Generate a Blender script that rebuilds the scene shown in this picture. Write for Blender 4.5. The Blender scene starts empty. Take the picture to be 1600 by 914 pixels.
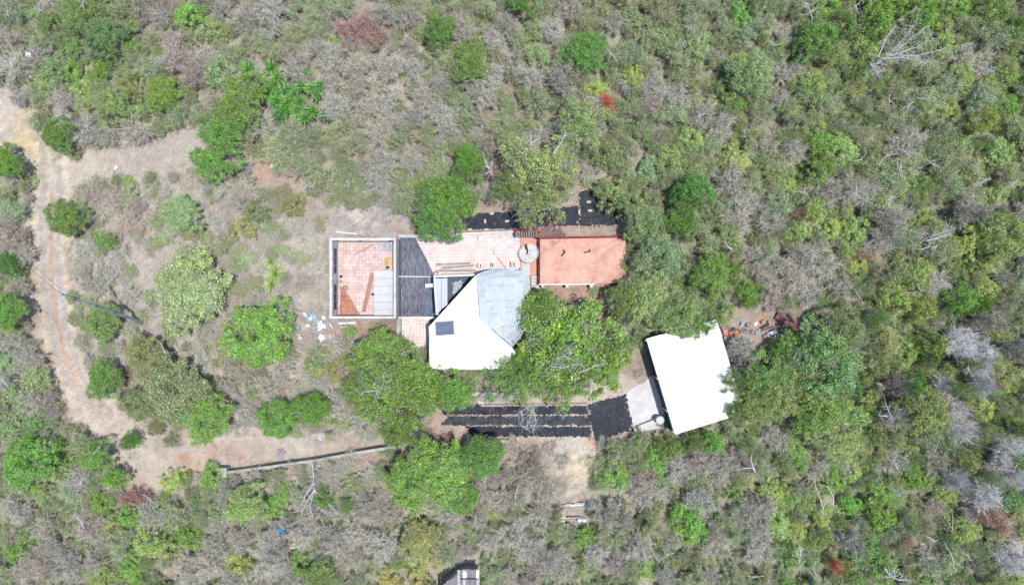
import bpy, math, random
import numpy as np
from mathutils import Vector, Matrix
random.seed(7); RNG = np.random.default_rng(11)
SC = bpy.context.scene; COL = SC.collection
# ------------------------------------------------------------- camera, sky, sun, exposure
H = 67.0                                   # flight height; ground scale 16 photo px per metre
cam_d = bpy.data.cameras.new('camera'); cam_d.sensor_width = 36; cam_d.lens = 36*H/100.0
cam_d.clip_start = 1; cam_d.clip_end = 2000
cam = bpy.data.objects.new('camera', cam_d); cam.location = (0, 0, H); COL.objects.link(cam); SC.camera = cam
TO_SUN = Vector((0.215, -0.03, 0.975)).normalized()
W = bpy.data.worlds.new('World'); SC.world = W; W.use_nodes = True
nt = W.node_tree; bg = nt.nodes['Background']; sky = nt.nodes.new('ShaderNodeTexSky')
sky.sky_type = 'NISHITA'; sky.sun_disc = False
sky.sun_elevation = math.asin(TO_SUN.z); sky.sun_rotation = math.atan2(TO_SUN.x, TO_SUN.y)
nt.links.new(sky.outputs[0], bg.inputs[0]); bg.inputs[1].default_value = 0.15
sl = bpy.data.lights.new('sun', 'SUN'); sl.energy = 3.6; sl.angle = math.radians(0.6); sl.color = (1, 0.965, 0.92)
so = bpy.data.objects.new('sun', sl); so.rotation_euler = TO_SUN.to_track_quat('Z', 'Y').to_euler(); COL.objects.link(so)
SC.view_settings.view_transform = 'Standard'; SC.view_settings.look = 'None'
SC.view_settings.exposure = 1.02; SC.view_settings.gamma = 1.0
SC.cycles.max_bounces = 6; SC.cycles.diffuse_bounces = 3; SC.cycles.transmission_bounces = 3

def P(px, py, z=0.0):                       # photo pixel seen at height z -> point in the world
    k = (H - z)/H
    return ((px-800)/16*k, (457-py)/16*k, z)
def S(*a):                                  # daylit sRGB colour -> surface albedo (full sun reads about twice the albedo)
    return tuple((c/255/12.92 if c <= 10 else ((c/255+.055)/1.055)**2.4)*.43 for c in a)

# ------------------------------------------------------------- materials
def mat(name, col, rough=.85, var=.12, scale=2.0, dirt=None, dirt_amt=.35, dirt_scale=.6, bump=.15, bscale=20, metal=0, spec=.3):
    m = bpy.data.materials.new(name); m.use_nodes = True; n = m.node_tree; b = n.nodes['Principled BSDF']
    b.inputs['Roughness'].default_value = rough; b.inputs['Metallic'].default_value = metal
    b.inputs['Specular IOR Level'].default_value = spec
    tc = n.nodes.new('ShaderNodeNewGeometry')
    no = n.nodes.new('ShaderNodeTexNoise'); no.inputs['Scale'].default_value = scale; no.inputs['Detail'].default_value = 6
    n.links.new(tc.outputs['Position'], no.inputs['Vector'])
    r = n.nodes.new('ShaderNodeValToRGB'); r.color_ramp.elements[0].position = .3; r.color_ramp.elements[1].position = .7
    r.color_ramp.elements[0].color = tuple(max(0, c*(1-var)) for c in col)+(1,)
    r.color_ramp.elements[1].color = tuple(min(1, c*(1+var)) for c in col)+(1,)
    n.links.new(no.outputs[0], r.inputs[0]); out = r.outputs[0]
    if dirt:
        d = n.nodes.new('ShaderNodeTexNoise'); d.inputs['Scale'].default_value = dirt_scale; d.inputs['Detail'].default_value = 9
        d.inputs['Roughness'].default_value = .7
        n.links.new(tc.outputs['Position'], d.inputs['Vector'])
        r2 = n.nodes.new('ShaderNodeValToRGB'); r2.color_ramp.elements[0].position = .45; r2.color_ramp.elements[1].position = .68
        r2.color_ramp.elements[0].color = (0, 0, 0, 1); r2.color_ramp.elements[1].color = (dirt_amt,)*3+(1,)
        n.links.new(d.outputs[0], r2.inputs[0])
        mx = n.nodes.new('ShaderNodeMixRGB'); n.links.new(r2.outputs[0], mx.inputs[0]); n.links.new(out, mx.inputs[1])
        mx.inputs[2].default_value = tuple(dirt)+(1,); out = mx.outputs[0]
    n.links.new(out, b.inputs['Base Color'])
    if bump:
        bn = n.nodes.new('ShaderNodeTexNoise'); bn.inputs['Scale'].default_value = bscale; bn.inputs['Detail'].default_value = 4
        n.links.new(tc.outputs['Position'], bn.inputs['Vector'])
        bp = n.nodes.new('ShaderNodeBump'); bp.inputs['Strength'].default_value = bump; bp.inputs['Distance'].default_value = .05
        n.links.new(bn.outputs[0], bp.inputs['Height']); n.links.new(bp.outputs[0], b.inputs['Normal'])
    return m

def tile_mat(name, size, c1, c2, c3, grout, dirt, gw=.10):
    m = bpy.data.materials.new(name); m.use_nodes = True; n = m.node_tree; b = n.nodes['Principled BSDF']
    b.inputs['Roughness'].default_value = .7; b.inputs['Specular IOR Level'].default_value = .3
    g = n.nodes.new('ShaderNodeNewGeometry')
    sc = n.nodes.new('ShaderNodeVectorMath'); sc.operation = 'SCALE'; sc.inputs['Scale'].default_value = 1/size
    n.links.new(g.outputs['Position'], sc.inputs[0])
    fl = n.nodes.new('ShaderNodeVectorMath'); fl.operation = 'FLOOR'; n.links.new(sc.outputs[0], fl.inputs[0])
    fz = n.nodes.new('ShaderNodeVectorMath'); fz.operation = 'MULTIPLY'; fz.inputs[1].default_value = (1, 1, 0); n.links.new(fl.outputs[0], fz.inputs[0])
    wn = n.nodes.new('ShaderNodeTexWhiteNoise'); n.links.new(fz.outputs[0], wn.inputs['Vector'])
    r = n.nodes.new('ShaderNodeValToRGB'); e = r.color_ramp.elements
    e[0].position = 0; e[0].color = c1+(1,); e[1].position = 1; e[1].color = c3+(1,); k = e.new(.55); k.color = c2+(1,)
    n.links.new(wn.outputs['Value'], r.inputs[0])
    fr = n.nodes.new('ShaderNodeVectorMath'); fr.operation = 'FRACTION'; n.links.new(sc.outputs[0], fr.inputs[0])
    sx = n.nodes.new('ShaderNodeSeparateXYZ'); n.links.new(fr.outputs[0], sx.inputs[0])
    def lt(s):
        q = n.nodes.new('ShaderNodeMath'); q.operation = 'LESS_THAN'; q.inputs[1].default_value = gw; n.links.new(s, q.inputs[0]); return q.outputs[0]
    mxx = n.nodes.new('ShaderNodeMath'); mxx.operation = 'MAXIMUM'; n.links.new(lt(sx.outputs[0]), mxx.inputs[0]); n.links.new(lt(sx.outputs[1]), mxx.inputs[1])
    mg = n.nodes.new('ShaderNodeMixRGB'); n.links.new(mxx.outputs[0], mg.inputs[0]); n.links.new(r.outputs[0], mg.inputs[1]); mg.inputs[2].default_value = grout+(1,)
    d = n.nodes.new('ShaderNodeTexNoise'); d.inputs['Scale'].default_value = 1.1; d.inputs['Detail'].default_value = 10; d.inputs['Roughness'].default_value = .7; n.links.new(g.outputs['Position'], d.inputs['Vector'])
    r2 = n.nodes.new('ShaderNodeValToRGB'); r2.color_ramp.elements[0].position = .45; r2.color_ramp.elements[1].position = .7
    r2.color_ramp.elements[1].color = (.75,)*3+(1,); n.links.new(d.outputs[0], r2.inputs[0])
    d3 = n.nodes.new('ShaderNodeTexNoise'); d3.inputs['Scale'].default_value = 1.3; d3.inputs['Detail'].default_value = 10; d3.inputs['Roughness'].default_value = .8; n.links.new(g.outputs['Position'], d3.inputs['Vector'])
    r3 = n.nodes.new('ShaderNodeMapRange'); r3.inputs['From Min'].default_value = .45; r3.inputs['From Max'].default_value = .62; r3.inputs['To Max'].default_value = .7; n.links.new(d3.outputs[0], r3.inputs['Value'])
    mw = n.nodes.new('ShaderNodeMixRGB'); n.links.new(r3.outputs[0], mw.inputs[0]); n.links.new(mg.outputs[0], mw.inputs[1]); mw.inputs[2].default_value = tuple(min(1, c*1.02) for c in c3)+(1,); mg = mw
    md = n.nodes.new('ShaderNodeMixRGB'); n.links.new(r2.outputs[0], md.inputs[0]); n.links.new(mg.outputs[0], md.inputs[1]); md.inputs[2].default_value = dirt+(1,)
    n.links.new(md.outputs[0], b.inputs['Base Color'])
    bp = n.nodes.new('ShaderNodeBump'); bp.inputs['Strength'].default_value = .4; bp.inputs['Distance'].default_value = .01; bp.invert = True
    n.links.new(mxx.outputs[0], bp.inputs['Height']); n.links.new(bp.outputs[0], b.inputs['Normal'])
    return m

def plant_mat(name, fixed=None, trans=.3, lo=.6, hi=1.4, yell=True):
    m = bpy.data.materials.new(name); m.use_nodes = True; n = m.node_tree; n.nodes.clear()
    out = n.nodes.new('ShaderNodeOutputMaterial')
    if fixed:
        c = n.nodes.new('ShaderNodeRGB'); c.outputs[0].default_value = fixed+(1,); cs = c.outputs[0]
    else:
        c = n.nodes.new('ShaderNodeAttribute'); c.attribute_type = 'INSTANCER'; c.attribute_name = 'tint'; cs = c.outputs['Color']
    a = n.nodes.new('ShaderNodeAttribute'); a.attribute_name = 'v'
    mr = n.nodes.new('ShaderNodeMapRange'); mr.inputs['To Min'].default_value = lo; mr.inputs['To Max'].default_value = hi
    n.links.new(a.outputs['Fac'], mr.inputs['Value'])
    sc = n.nodes.new('ShaderNodeVectorMath'); sc.operation = 'SCALE'; n.links.new(cs, sc.inputs[0]); n.links.new(mr.outputs[0], sc.inputs['Scale'])
    col = sc.outputs[0]
    if yell:                               # some leaves yellower, some bluer
        oi = n.nodes.new('ShaderNodeAttribute'); oi.attribute_name = 'h'
        r = n.nodes.new('ShaderNodeValToRGB'); e = r.color_ramp.elements
        e[0].color = (.85, 1.0, 1.15, 1); e[1].color = (1.3, 1.06, .75, 1); k = e.new(.5); k.color = (1, 1, 1, 1)
        n.links.new(oi.outputs['Fac'], r.inputs[0])
        mu = n.nodes.new('ShaderNodeVectorMath'); mu.operation = 'MULTIPLY'; n.links.new(col, mu.inputs[0]); n.links.new(r.outputs[0], mu.inputs[1]); col = mu.outputs[0]
    d = n.nodes.new('ShaderNodeBsdfDiffuse'); n.links.new(col, d.inputs[0])
    if trans:
        t = n.nodes.new('ShaderNodeBsdfTranslucent')
        tc = n.nodes.new('ShaderNodeVectorMath'); tc.operation = 'MULTIPLY'; tc.inputs[1].default_value = (1.1, 1.25, .6); n.links.new(col, tc.inputs[0]); n.links.new(tc.outputs[0], t.inputs[0])
        mx = n.nodes.new('ShaderNodeMixShader'); mx.inputs[0].default_value = trans; n.links.new(d.outputs[0], mx.inputs[1]); n.links.new(t.outputs[0], mx.inputs[2])
        gl = n.nodes.new('ShaderNodeBsdfGlossy'); gl.inputs['Roughness'].default_value = .45; gl.inputs[0].default_value = (.9, .95, 1, 1)
        m2 = n.nodes.new('ShaderNodeMixShader'); m2.inputs[0].default_value = .045; n.links.new(mx.outputs[0], m2.inputs[1]); n.links.new(gl.outputs[0], m2.inputs[2])
        n.links.new(m2.outputs[0], out.inputs[0])
    else:
        n.links.new(d.outputs[0], out.inputs[0])
    return m
M_LEAF = plant_mat('leaf'); M_TWIG = plant_mat('twig', trans=0, lo=.55, hi=1.35, yell=False)
M_BARK = plant_mat('bark', fixed=(.27, .245, .225), trans=0, lo=.6, hi=1.3, yell=False)
M_DEAD = plant_mat('dead_wood', fixed=(.40, .385, .375), trans=0, lo=.75, hi=1.2, yell=False)
WHITE = mat('white_roof_paint', (.80, .80, .80), var=.05, dirt=(.42, .42, .41), dirt_amt=.4, dirt_scale=.25, bump=.05)
WALLW = mat('whitewashed_wall', (.37, .375, .39), var=.15, dirt=(.20, .20, .19), dirt_amt=.75, dirt_scale=1.1)
WALLT = mat('weathered_render', (.27, .27, .27), var=.15, dirt=(.2, .2, .18), dirt_amt=.6, dirt_scale=1.2)
CONC = mat('concrete', (.31, .31, .32), var=.12, dirt=(.25, .25, .25), dirt_amt=.5, dirt_scale=.5)
CONCP = mat('pale_concrete', (.34, .335, .33), var=.1, dirt=(.22, .22, .21), dirt_amt=.7, dirt_scale=.45)
OLDC = mat('old_mossy_concrete', (.17, .17, .16), var=.3, scale=3, dirt=(.36, .35, .32), dirt_amt=.6, dirt_scale=.7)
TILE = tile_mat('pale_pink_tiles', .31, S(244, 222, 217), S(247, 229, 225), S(252, 239, 236), S(208, 172, 164), S(228, 188, 176))
TILE2 = tile_mat('worn_pink_tiles', .31, S(222, 190, 182), S(230, 202, 195), S(244, 226, 220), S(184, 148, 140), S(206, 166, 152))
BRICK = tile_mat('orange_pavers', .22, S(226, 162, 140), S(230, 168, 146), S(236, 178, 158), S(212, 148, 128), S(208, 142, 122), .1)
TERRA = mat('terracotta_coating', S(236, 188, 170), var=.12, scale=5, dirt=S(206, 146, 128), dirt_amt=.9, dirt_scale=.8, bump=.3)
REDTRIM = mat('dark_red_paint', S(140, 66, 62), var=.2)
TARPB = mat('pale_blue_tarp', S(204, 213, 218), rough=.6, var=.06, dirt=S(166, 180, 188), dirt_amt=.5, dirt_scale=1, spec=.25, bump=.35, bscale=2.5)
TARPD = mat('dark_shade_net', S(124, 127, 144), rough=.8, var=.5, scale=3, dirt=S(158, 150, 156), dirt_amt=.5, dirt_scale=1.5, bump=.3, bscale=5)
FABRIC = mat('black_weed_fabric', (.011, .014, .021), rough=.6, var=.4, scale=2, dirt=(.026, .030, .038), dirt_amt=.6, dirt_scale=1.1, spec=.10, bump=.5, bscale=3)
FABRIC2 = mat('dusty_weed_fabric', (.026, .030, .037), rough=.7, var=.4, scale=2, dirt=(.050, .050, .054), dirt_amt=.5, dirt_scale=1.0, spec=.08, bump=.5, bscale=3)
BLOCK = mat('pale_block', S(214, 196, 186), var=.15, scale=6)
BLOCKR = mat('pinkish_stone', S(190, 166, 152), var=.3, scale=5)
WOODG = mat('grey_wood', S(168, 152, 146), var=.25, scale=4)
WOODB = mat('brown_wood', S(184, 142, 124), var=.2, scale=4)
def streak(m, sx, sy):                       # stretch the noise of a material along one axis
    n = m.node_tree
    for t in [k for k in n.nodes if k.type == 'TEX_NOISE']:
        q = n.nodes.new('ShaderNodeVectorMath'); q.operation = 'MULTIPLY'; q.inputs[1].default_value = (sx, sy, 1); src = t.inputs['Vector'].links[0].from_socket
        n.links.new(src, q.inputs[0]); n.links.new(q.outputs[0], t.inputs['Vector'])
streak(TARPD, 3.2, .45); streak(TARPB, 1.6, .6)
TEAL = mat('shaded_teal_wall', S(84, 104, 114), var=.15, dirt=S(56, 70, 76), dirt_amt=.5)  # teal wall, its colour darkened to hold the shade under the eave
GLASS = mat('dark_glass', (.03, .045, .07), rough=.5, var=.2, spec=.15, bump=0)
SOLAR = mat('solar_cell', (.06, .085, .12), rough=.25, var=.15, spec=.6, bump=0)
METAL = mat('galvanised_metal', S(200, 202, 205), rough=.45, var=.08, metal=.3, dirt=S(150, 140, 135), dirt_amt=.5, dirt_scale=1.3)
TIN = mat('weathered_tin', S(176, 172, 178), rough=.55, var=.22, scale=1.6, dirt=S(140, 120, 118), dirt_amt=.7, dirt_scale=1.3)
POLEM = mat('teal_treated_pole', S(172, 196, 202), var=.25, scale=3, dirt=S(70, 80, 80), dirt_amt=.6, dirt_scale=2)
WIREM = mat('wire_black', (.03, .03, .03), var=.1)
BLUE = mat('blue_plastic', S(60, 140, 205), var=.15, rough=.5)
LBLUE = mat('faded_blue_plastic', S(165, 195, 205), var=.1, rough=.5)
PINK = mat('pink_rusty_sheet', S(196, 148, 150), rough=.6, var=.2, scale=1.8, dirt=S(150, 80, 110), dirt_amt=.8, dirt_scale=.9)
ORANGE = mat('orange_plastic', S(222, 158, 128), var=.2)
CORAL = mat('coral_plastic', S(204, 136, 126), var=.2)
GREENP = mat('green_plastic', S(60, 120, 105), var=.2)
REDSOIL = mat('red_soil', S(208, 152, 130), var=.35, scale=7, bump=.8, bscale=9, dirt=S(176, 100, 78), dirt_amt=.8, dirt_scale=4)
YELL = mat('yellow_powder', S(226, 196, 120), var=.2)
BLACKM = mat('dark_shape', (.03, .03, .03), var=.2)

# ------------------------------------------------------------- object helpers
CUBE_F = [(0,3,2,1),(4,5,6,7),(0,1,5,4),(1,2,6,5),(2,3,7,6),(3,0,4,7)]
class MB:
    def __init__(s): s.v = []; s.f = []
    def add(s, vs, fs):
        k = len(s.v); s.v += [tuple(v) for v in vs]; s.f += [tuple(i+k for i in f) for f in fs]; return s
    def box(s, x0, y0, z0, x1, y1, z1):
        return s.add([(x0,y0,z0),(x1,y0,z0),(x1,y1,z0),(x0,y1,z0),(x0,y0,z1),(x1,y0,z1),(x1,y1,z1),(x0,y1,z1)], CUBE_F)
    def obox(s, a, b, w, z0, z1):          # box along the segment a-b
        ax, ay = a[:2]; bx, by = b[:2]; d = Vector((bx-ax, by-ay)); d.normalize(); nx, ny = -d.y*w/2, d.x*w/2
        q = [(ax-nx,ay-ny),(bx-nx,by-ny),(bx+nx,by+ny),(ax+nx,ay+ny)]
        return s.add([p+(z0,) for p in q]+[p+(z1,) for p in q], CUBE_F)
    def prism(s, pts, z0, z1):             # polygon extruded
        ar = sum(pts[i][0]*pts[(i+1)%len(pts)][1]-pts[(i+1)%len(pts)][0]*pts[i][1] for i in range(len(pts)))
        if ar < 0: pts = pts[::-1]
        n = len(pts)
        return s.add([(p[0],p[1],z0) for p in pts]+[(p[0],p[1],z1) for p in pts],
                     [tuple(range(n-1,-1,-1)), tuple(range(n,2*n))]+[(i,(i+1)%n,n+(i+1)%n,n+i) for i in range(n)])
    def slab(s, pts, t):                   # polygon with own heights, thickness t downward
        ar = sum(pts[i][0]*pts[(i+1)%len(pts)][1]-pts[(i+1)%len(pts)][0]*pts[i][1] for i in range(len(pts)))
        if ar < 0: pts = pts[::-1]
        n = len(pts)
        return s.add([(p[0],p[1],p[2]-t) for p in pts]+[tuple(p) for p in pts],
                     [tuple(range(n-1,-1,-1)), tuple(range(n,2*n))]+[(i,(i+1)%n,n+(i+1)%n,n+i) for i in range(n)])
    def tube(s, pts, rs, n=8, cap=True):
        k = len(s.v); m = len(pts)
        for i, p in enumerate(pts):
            d = Vector(pts[min(i+1,m-1)])-Vector(pts[max(i-1,0)]); d.normalize()
            u = d.cross(Vector((0,0,1)) if abs(d.z) < .9 else Vector((1,0,0))).normalized(); w = d.cross(u)
            r = rs[i] if hasattr(rs, '__len__') else rs
            for j in range(n):
                a = 2*math.pi*j/n; s.v.append(tuple(Vector(p)+u*(r*math.cos(a))+w*(r*math.sin(a))))
        for i in range(m-1):
            for j in range(n): s.f.append((k+i*n+j, k+i*n+(j+1)%n, k+(i+1)*n+(j+1)%n, k+(i+1)*n+j))
        if cap: s.f.append(tuple(k+j for j in range(n))); s.f.append(tuple(k+(m-1)*n+n-1-j for j in range(n)))
        return s
    def mesh(s, name, m):
        me = bpy.data.meshes.new(name); me.from_pydata(s.v, [], s.f); me.materials.append(m); me.update(); return me
    def build(s, name, m, parent=None, bevel=0):
        o = bpy.data.objects.new(name, s.mesh(name, m)); COL.objects.link(o)
        if parent: o.parent = parent
        if bevel:
            b = o.modifiers.new('bevel', 'BEVEL'); b.width = bevel; b.segments = 2; b.limit_method = 'ANGLE'
        return o
def tag(o, label=None, cat=None, group=None, kind=None):
    if label: o['label'] = label
    if cat: o['category'] = cat
    if group: o['group'] = group
    if kind: o['kind'] = kind
    return o
def thing(name, label, cat, loc=(0,0,0), rz=0, group=None):
    o = bpy.data.objects.new(name, None); o.empty_display_size = .2; o.location = loc; o.rotation_euler = (0,0,rz); COL.objects.link(o)
    return tag(o, label, cat, group)
def rel(o, pts):                            # points relative to an unrotated thing
    return [tuple(Vector(p)-o.location) for p in pts]

def hgt(x, y):                              # gentle relief of the ground, flat near the house
    x = np.asarray(x, float); y = np.asarray(y, float)
    h = .28*np.sin(x*.31+1.3)*np.cos(y*.27)+.16*np.sin(x*.83+y*.5)+.10*np.cos(y*.9-x*.4)
    px = x*16+800; py = 457-y*16
    d = np.maximum(np.maximum(500-px, px-1190), np.maximum(300-py, py-710))/60.0
    return h*np.clip(d, 0, 1)
def inpoly(px, py, poly):
    px = np.asarray(px); py = np.asarray(py); c = np.zeros(px.shape, bool); n = len(poly)
    for i in range(n):
        x1, y1 = poly[i]; x2, y2 = poly[(i+1) % n]
        if y1 == y2: continue
        c ^= ((y1 > py) != (y2 > py)) & (px < (x2-x1)*(py-y1)/(y2-y1)+x1)
    return c
def vnoise(x, y, s, seed=0):                # value noise, numpy
    r = np.random.default_rng(seed).random((256, 256)); x = x/s+37.3; y = y/s+91.7
    xi = np.floor(x).astype(int); yi = np.floor(y).astype(int); fx = x-xi; fy = y-yi; fx = fx*fx*(3-2*fx); fy = fy*fy*(3-2*fy)
    g = lambda a, b: r[a % 256, b % 256]
    return (g(xi,yi)*(1-fx)+g(xi+1,yi)*fx)*(1-fy)+(g(xi,yi+1)*(1-fx)+g(xi+1,yi+1)*fx)*fy

# ------------------------------------------------------------- ground, track, clearings
ROAD = [(-140,120),(0,142),(38,172),(66,205),(88,250),(150,232),(240,212),(318,196),(326,238),(318,268),(230,268),(150,275),(112,292),
        (104,330),(92,380),(116,430),(112,480),(126,540),(136,600),(150,636),(200,652),(262,692),(350,680),(420,672),(470,686),(532,690),(600,690),(680,660),(690,632),
        (720,628),(800,630),(800,600),(990,560),(1012,640),(990,676),(930,690),(760,686),(640,693),(500,716),(345,738),(292,738),(244,745),(236,800),(196,770),(176,712),(150,680),(104,650),
        (76,600),(58,540),(44,470),(50,400),(46,330),(50,270),(30,230),(0,210),(-140,190)]
CLEAR = [[(376,236),(420,246),(474,292),(530,318),(640,326),(648,366),(520,368),(515,500),(560,560),(520,600),(470,560),(452,470),(440,380),(452,330),(400,290)],
         [(110,292),(250,280),(400,300),(450,330),(440,380),(455,470),(380,470),(345,520),(352,600),(390,670),(300,690),(210,650),(150,636),(128,540),(115,430)],
         [(872,682),(936,686),(930,720),(915,780),(880,790),(868,740),(800,720),(790,690)],
         [(1125,500),(1180,470),(1270,480),(1260,530),(1180,530),(1130,525)],
         [(715,300),(760,290),(905,262),(960,270),(975,365),(860,365),(720,362),(640,362),(700,340)],
         [(515,498),(622,498),(622,560),(545,560)],[(800,440),(980,440),(960,480),(990,560),(930,560),(830,480)],
         [(985,560),(1010,520),(1150,480),(1165,660),(1060,690),(1000,680)]]
GC = dict(floor=(.165,.15,.12), beige=S(188,178,166), red=S(184,164,150), road=S(206,194,178), straw=S(222,208,180), grey=S(184,176,173), rust=S(196,160,140), pale=S(208,200,190), yel=S(212,194,150), brown=S(156,138,126))
PATCH = [('beige',215,430,110),('beige',240,380,60),('beige',240,235,90),('beige',470,430,70),('grey',560,340,70),('beige',480,350,60),('red',440,270,45),('rust',420,262,14),('red',400,235,25),
 ('grey',600,345,50),('beige',500,560,60),('red',420,600,60),('beige',360,600,40),('pale',365,585,20),('beige',450,580,40),
 ('road',75,350,60),('road',75,450,50),('road',95,540,50),('road',120,610,45),('road',0,190,60),('yel',45,210,28),('yel',60,235,20),('yel',20,225,20),('red',60,440,16),('red',60,500,18),('red',104,410,14),('rust',108,450,10),
 ('red',75,560,20),('pale',92,480,14),('road',170,660,40),('road',210,720,45),('road',270,715,45),('road',350,705,50),('road',450,700,50),('red',205,760,30),('rust',300,722,18),('rust',340,716,16),('rust',370,715,14),('red',265,700,18),('red',400,712,30),
 ('red',500,702,18),('red',560,700,40),('red',620,690,40),('red',690,660,40),('red',760,682,40),('beige',650,350,20),('rust',660,355,22),('rust',730,360,14),
 ('red',780,320,30),('red',930,290,30),('red',740,340,40),('red',900,365,60),('rust',575,525,26),('red',560,515,40),('brown',600,510,20),('beige',540,540,20),
 ('straw',900,708,32),('straw',905,740,26),('pale',890,700,24),('rust',932,694,10),('red',820,700,26),('rust',870,455,30),('rust',920,460,30),('rust',940,490,30),('red',970,560,30),('brown',1000,580,20),('red',1000,600,14),
 ('red',1200,500,45),('rust',1200,505,24),('red',1150,512,24),('brown',1240,480,40),('red',1215,360,16),('beige',940,270,26),('red',560,50,40),('brown',700,180,60),('beige',620,120,80),
 ('beige',380,80,30),('brown',235,70,14),('red',110,775,30),('red',90,640,16),('red',955,165,16),('brown',1040,230,20),('rust',948,160,8),('red',1010,690,20),('pale',560,330,30),('beige',905,770,20),('red',800,775,14)]
def ground_color(px, py):
    n1 = vnoise(px, py, 26, 1); n2 = vnoise(px, py, 9, 2); n3 = vnoise(px, py, 3.2, 3)
    wx = px+(n1-.5)*30+(vnoise(px, py, 12, 8)-.5)*20; wy = py+(vnoise(px, py, 22, 5)-.5)*30+(vnoise(px, py, 12, 9)-.5)*20
    c = np.tile(np.array(GC['floor']), (len(px), 1)); c = c*(.8+.5*n1)[:, None]
    for poly in CLEAR:
        k = inpoly(wx, wy, poly); c[k] = np.array(GC['beige'])*.85
    k = inpoly(px+(n2-.5)*12, py+(n3-.5)*12, ROAD); c[k] = np.array(GC['road'])
    for nm, x, y, r in PATCH:
        d = np.sqrt((wx-x)**2+(wy-y)**2)/r; w = np.clip(1.35-d+(n2-.5)*.9+(n3-.5)*.7, 0, 1)*.92
        c = c*(1-w[:, None])+np.array(GC[nm])*w[:, None]
    # wheel ruts of the left track
    rut = np.interp(py, [150,230,300,400,460,540,600,650], [30,68,66,66,72,84,104,150])
    for off in (0, 26):
        d = np.abs(px-rut-off-(n1-.5)*4); k = (py > 220) & (py < 650); w = np.clip(1.25-d/5, 0, 1)*k*.8
        c = c*(1-w[:, None])+np.array(GC['grey'])*w[:, None]
    for off in (13,):
        d = np.abs(px-rut-off-(n1-.5)*4); k = (py > 300) & (py < 650); w = np.clip(1.3-d/4.5+(n2-.5), 0, 1)*k*.7
        c = c*(1-w[:, None])+np.array(GC['rust'])*w[:, None]
    for off in (-11, 36):                       # straw verges of the track
        d = np.abs(px-rut-off-(n1-.5)*8); k = (py > 200) & (py < 640); w = np.clip(1.1-d/6+(n2-.5)*1.2, 0, 1)*k*.6
        c = c*(1-w[:, None])+np.array(GC['straw'])*w[:, None]
    # ruts of the lower track and stones washed out of it
    rut2 = np.interp(px, [180,250,340,450,560,660], [690,712,712,700,698,680])
    for off in (-9, 12):
        d = np.abs(py-rut2-off-(n1-.5)*4); k = (px > 190) & (px < 660); w = np.clip(1.2-d/4, 0, 1)*k*.6
        c = c*(1-w[:, None])+np.array(GC['grey'])*w[:, None]
    return c*(.74+.36*n3+.2*n2)[:, None]
gm = bpy.data.materials.new('soil'); gm.use_nodes = True; n = gm.node_tree; b = n.nodes['Principled BSDF']; b.inputs['Roughness'].default_value = .95; b.inputs['Specular IOR Level'].default_value = .1
at = n.nodes.new('ShaderNodeAttribute'); at.attribute_name = 'Col'
g = n.nodes.new('ShaderNodeNewGeometry')
def nz(scale, lo, hi, p0=.3, p1=.7):
    t = n.nodes.new('ShaderNodeTexNoise'); t.inputs['Scale'].default_value = scale; t.inputs['Detail'].default_value = 8; t.inputs['Roughness'].default_value = .75
    n.links.new(g.outputs['Position'], t.inputs['Vector']); r = n.nodes.new('ShaderNodeMapRange')
    r.inputs['From Min'].default_value = p0; r.inputs['From Max'].default_value = p1; r.inputs['To Min'].default_value = lo; r.inputs['To Max'].default_value = hi
    n.links.new(t.outputs[0], r.inputs['Value']); return t, r.outputs[0]
t1, o1 = nz(5, .72, 1.3); t2, o2 = nz(1.1, .85, 1.15)
mu = n.nodes.new('ShaderNodeMath'); mu.operation = 'MULTIPLY'; n.links.new(o1, mu.inputs[0]); n.links.new(o2, mu.inputs[1])
sc_ = n.nodes.new('ShaderNodeVectorMath'); sc_.operation = 'SCALE'; n.links.new(at.outputs['Color'], sc_.inputs[0]); n.links.new(mu.outputs[0], sc_.inputs['Scale'])
n.links.new(sc_.outputs[0], b.inputs['Base Color'])
bp = n.nodes.new('ShaderNodeBump'); bp.inputs['Strength'].default_value = .7; bp.inputs['Distance'].default_value = .12; n.links.new(t1.outputs[0], bp.inputs['Height']); n.links.new(bp.outputs[0], b.inputs['Normal'])
STEP = .3; XH, YH = 64.8, 42.0
xs = np.arange(-XH, XH+.01, STEP); ys = np.arange(-YH, YH+.01, STEP); NX, NY = len(xs), len(ys)
gx, gy = np.meshgrid(xs, ys, indexing='ij'); jx = (RNG.random(gx.shape)-.5)*STEP*.6; jy = (RNG.random(gx.shape)-.5)*STEP*.6
jx[0] = jx[-1] = 0; jx[:, 0] = jx[:, -1] = 0; jy[0] = jy[-1] = 0; jy[:, 0] = jy[:, -1] = 0
gx = (gx+jx).ravel(); gy = (gy+jy).ravel(); gz = hgt(gx, gy)+(vnoise(gx, gy, .9, 12)-.5)*.07
gpx = gx*16+800; gpy = 457-gy*16; GCOL = ground_color(gpx, gpy)
ii, jj = np.meshgrid(np.arange(NX-1), np.arange(NY-1), indexing='ij'); q0 = (ii*NY+jj).ravel()
QU = np.stack([q0, q0+NY, q0+NY+1, q0+1], 1)
cpx = gpx[QU].mean(1); cpy = gpy[QU].mean(1)
wr = inpoly(cpx+(vnoise(cpx, cpy, 14, 21)-.5)*22+(RNG.random(len(cpx))-.5)*9, cpy+(vnoise(cpx, cpy, 14, 22)-.5)*22+(RNG.random(len(cpx))-.5)*9, ROAD)
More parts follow.
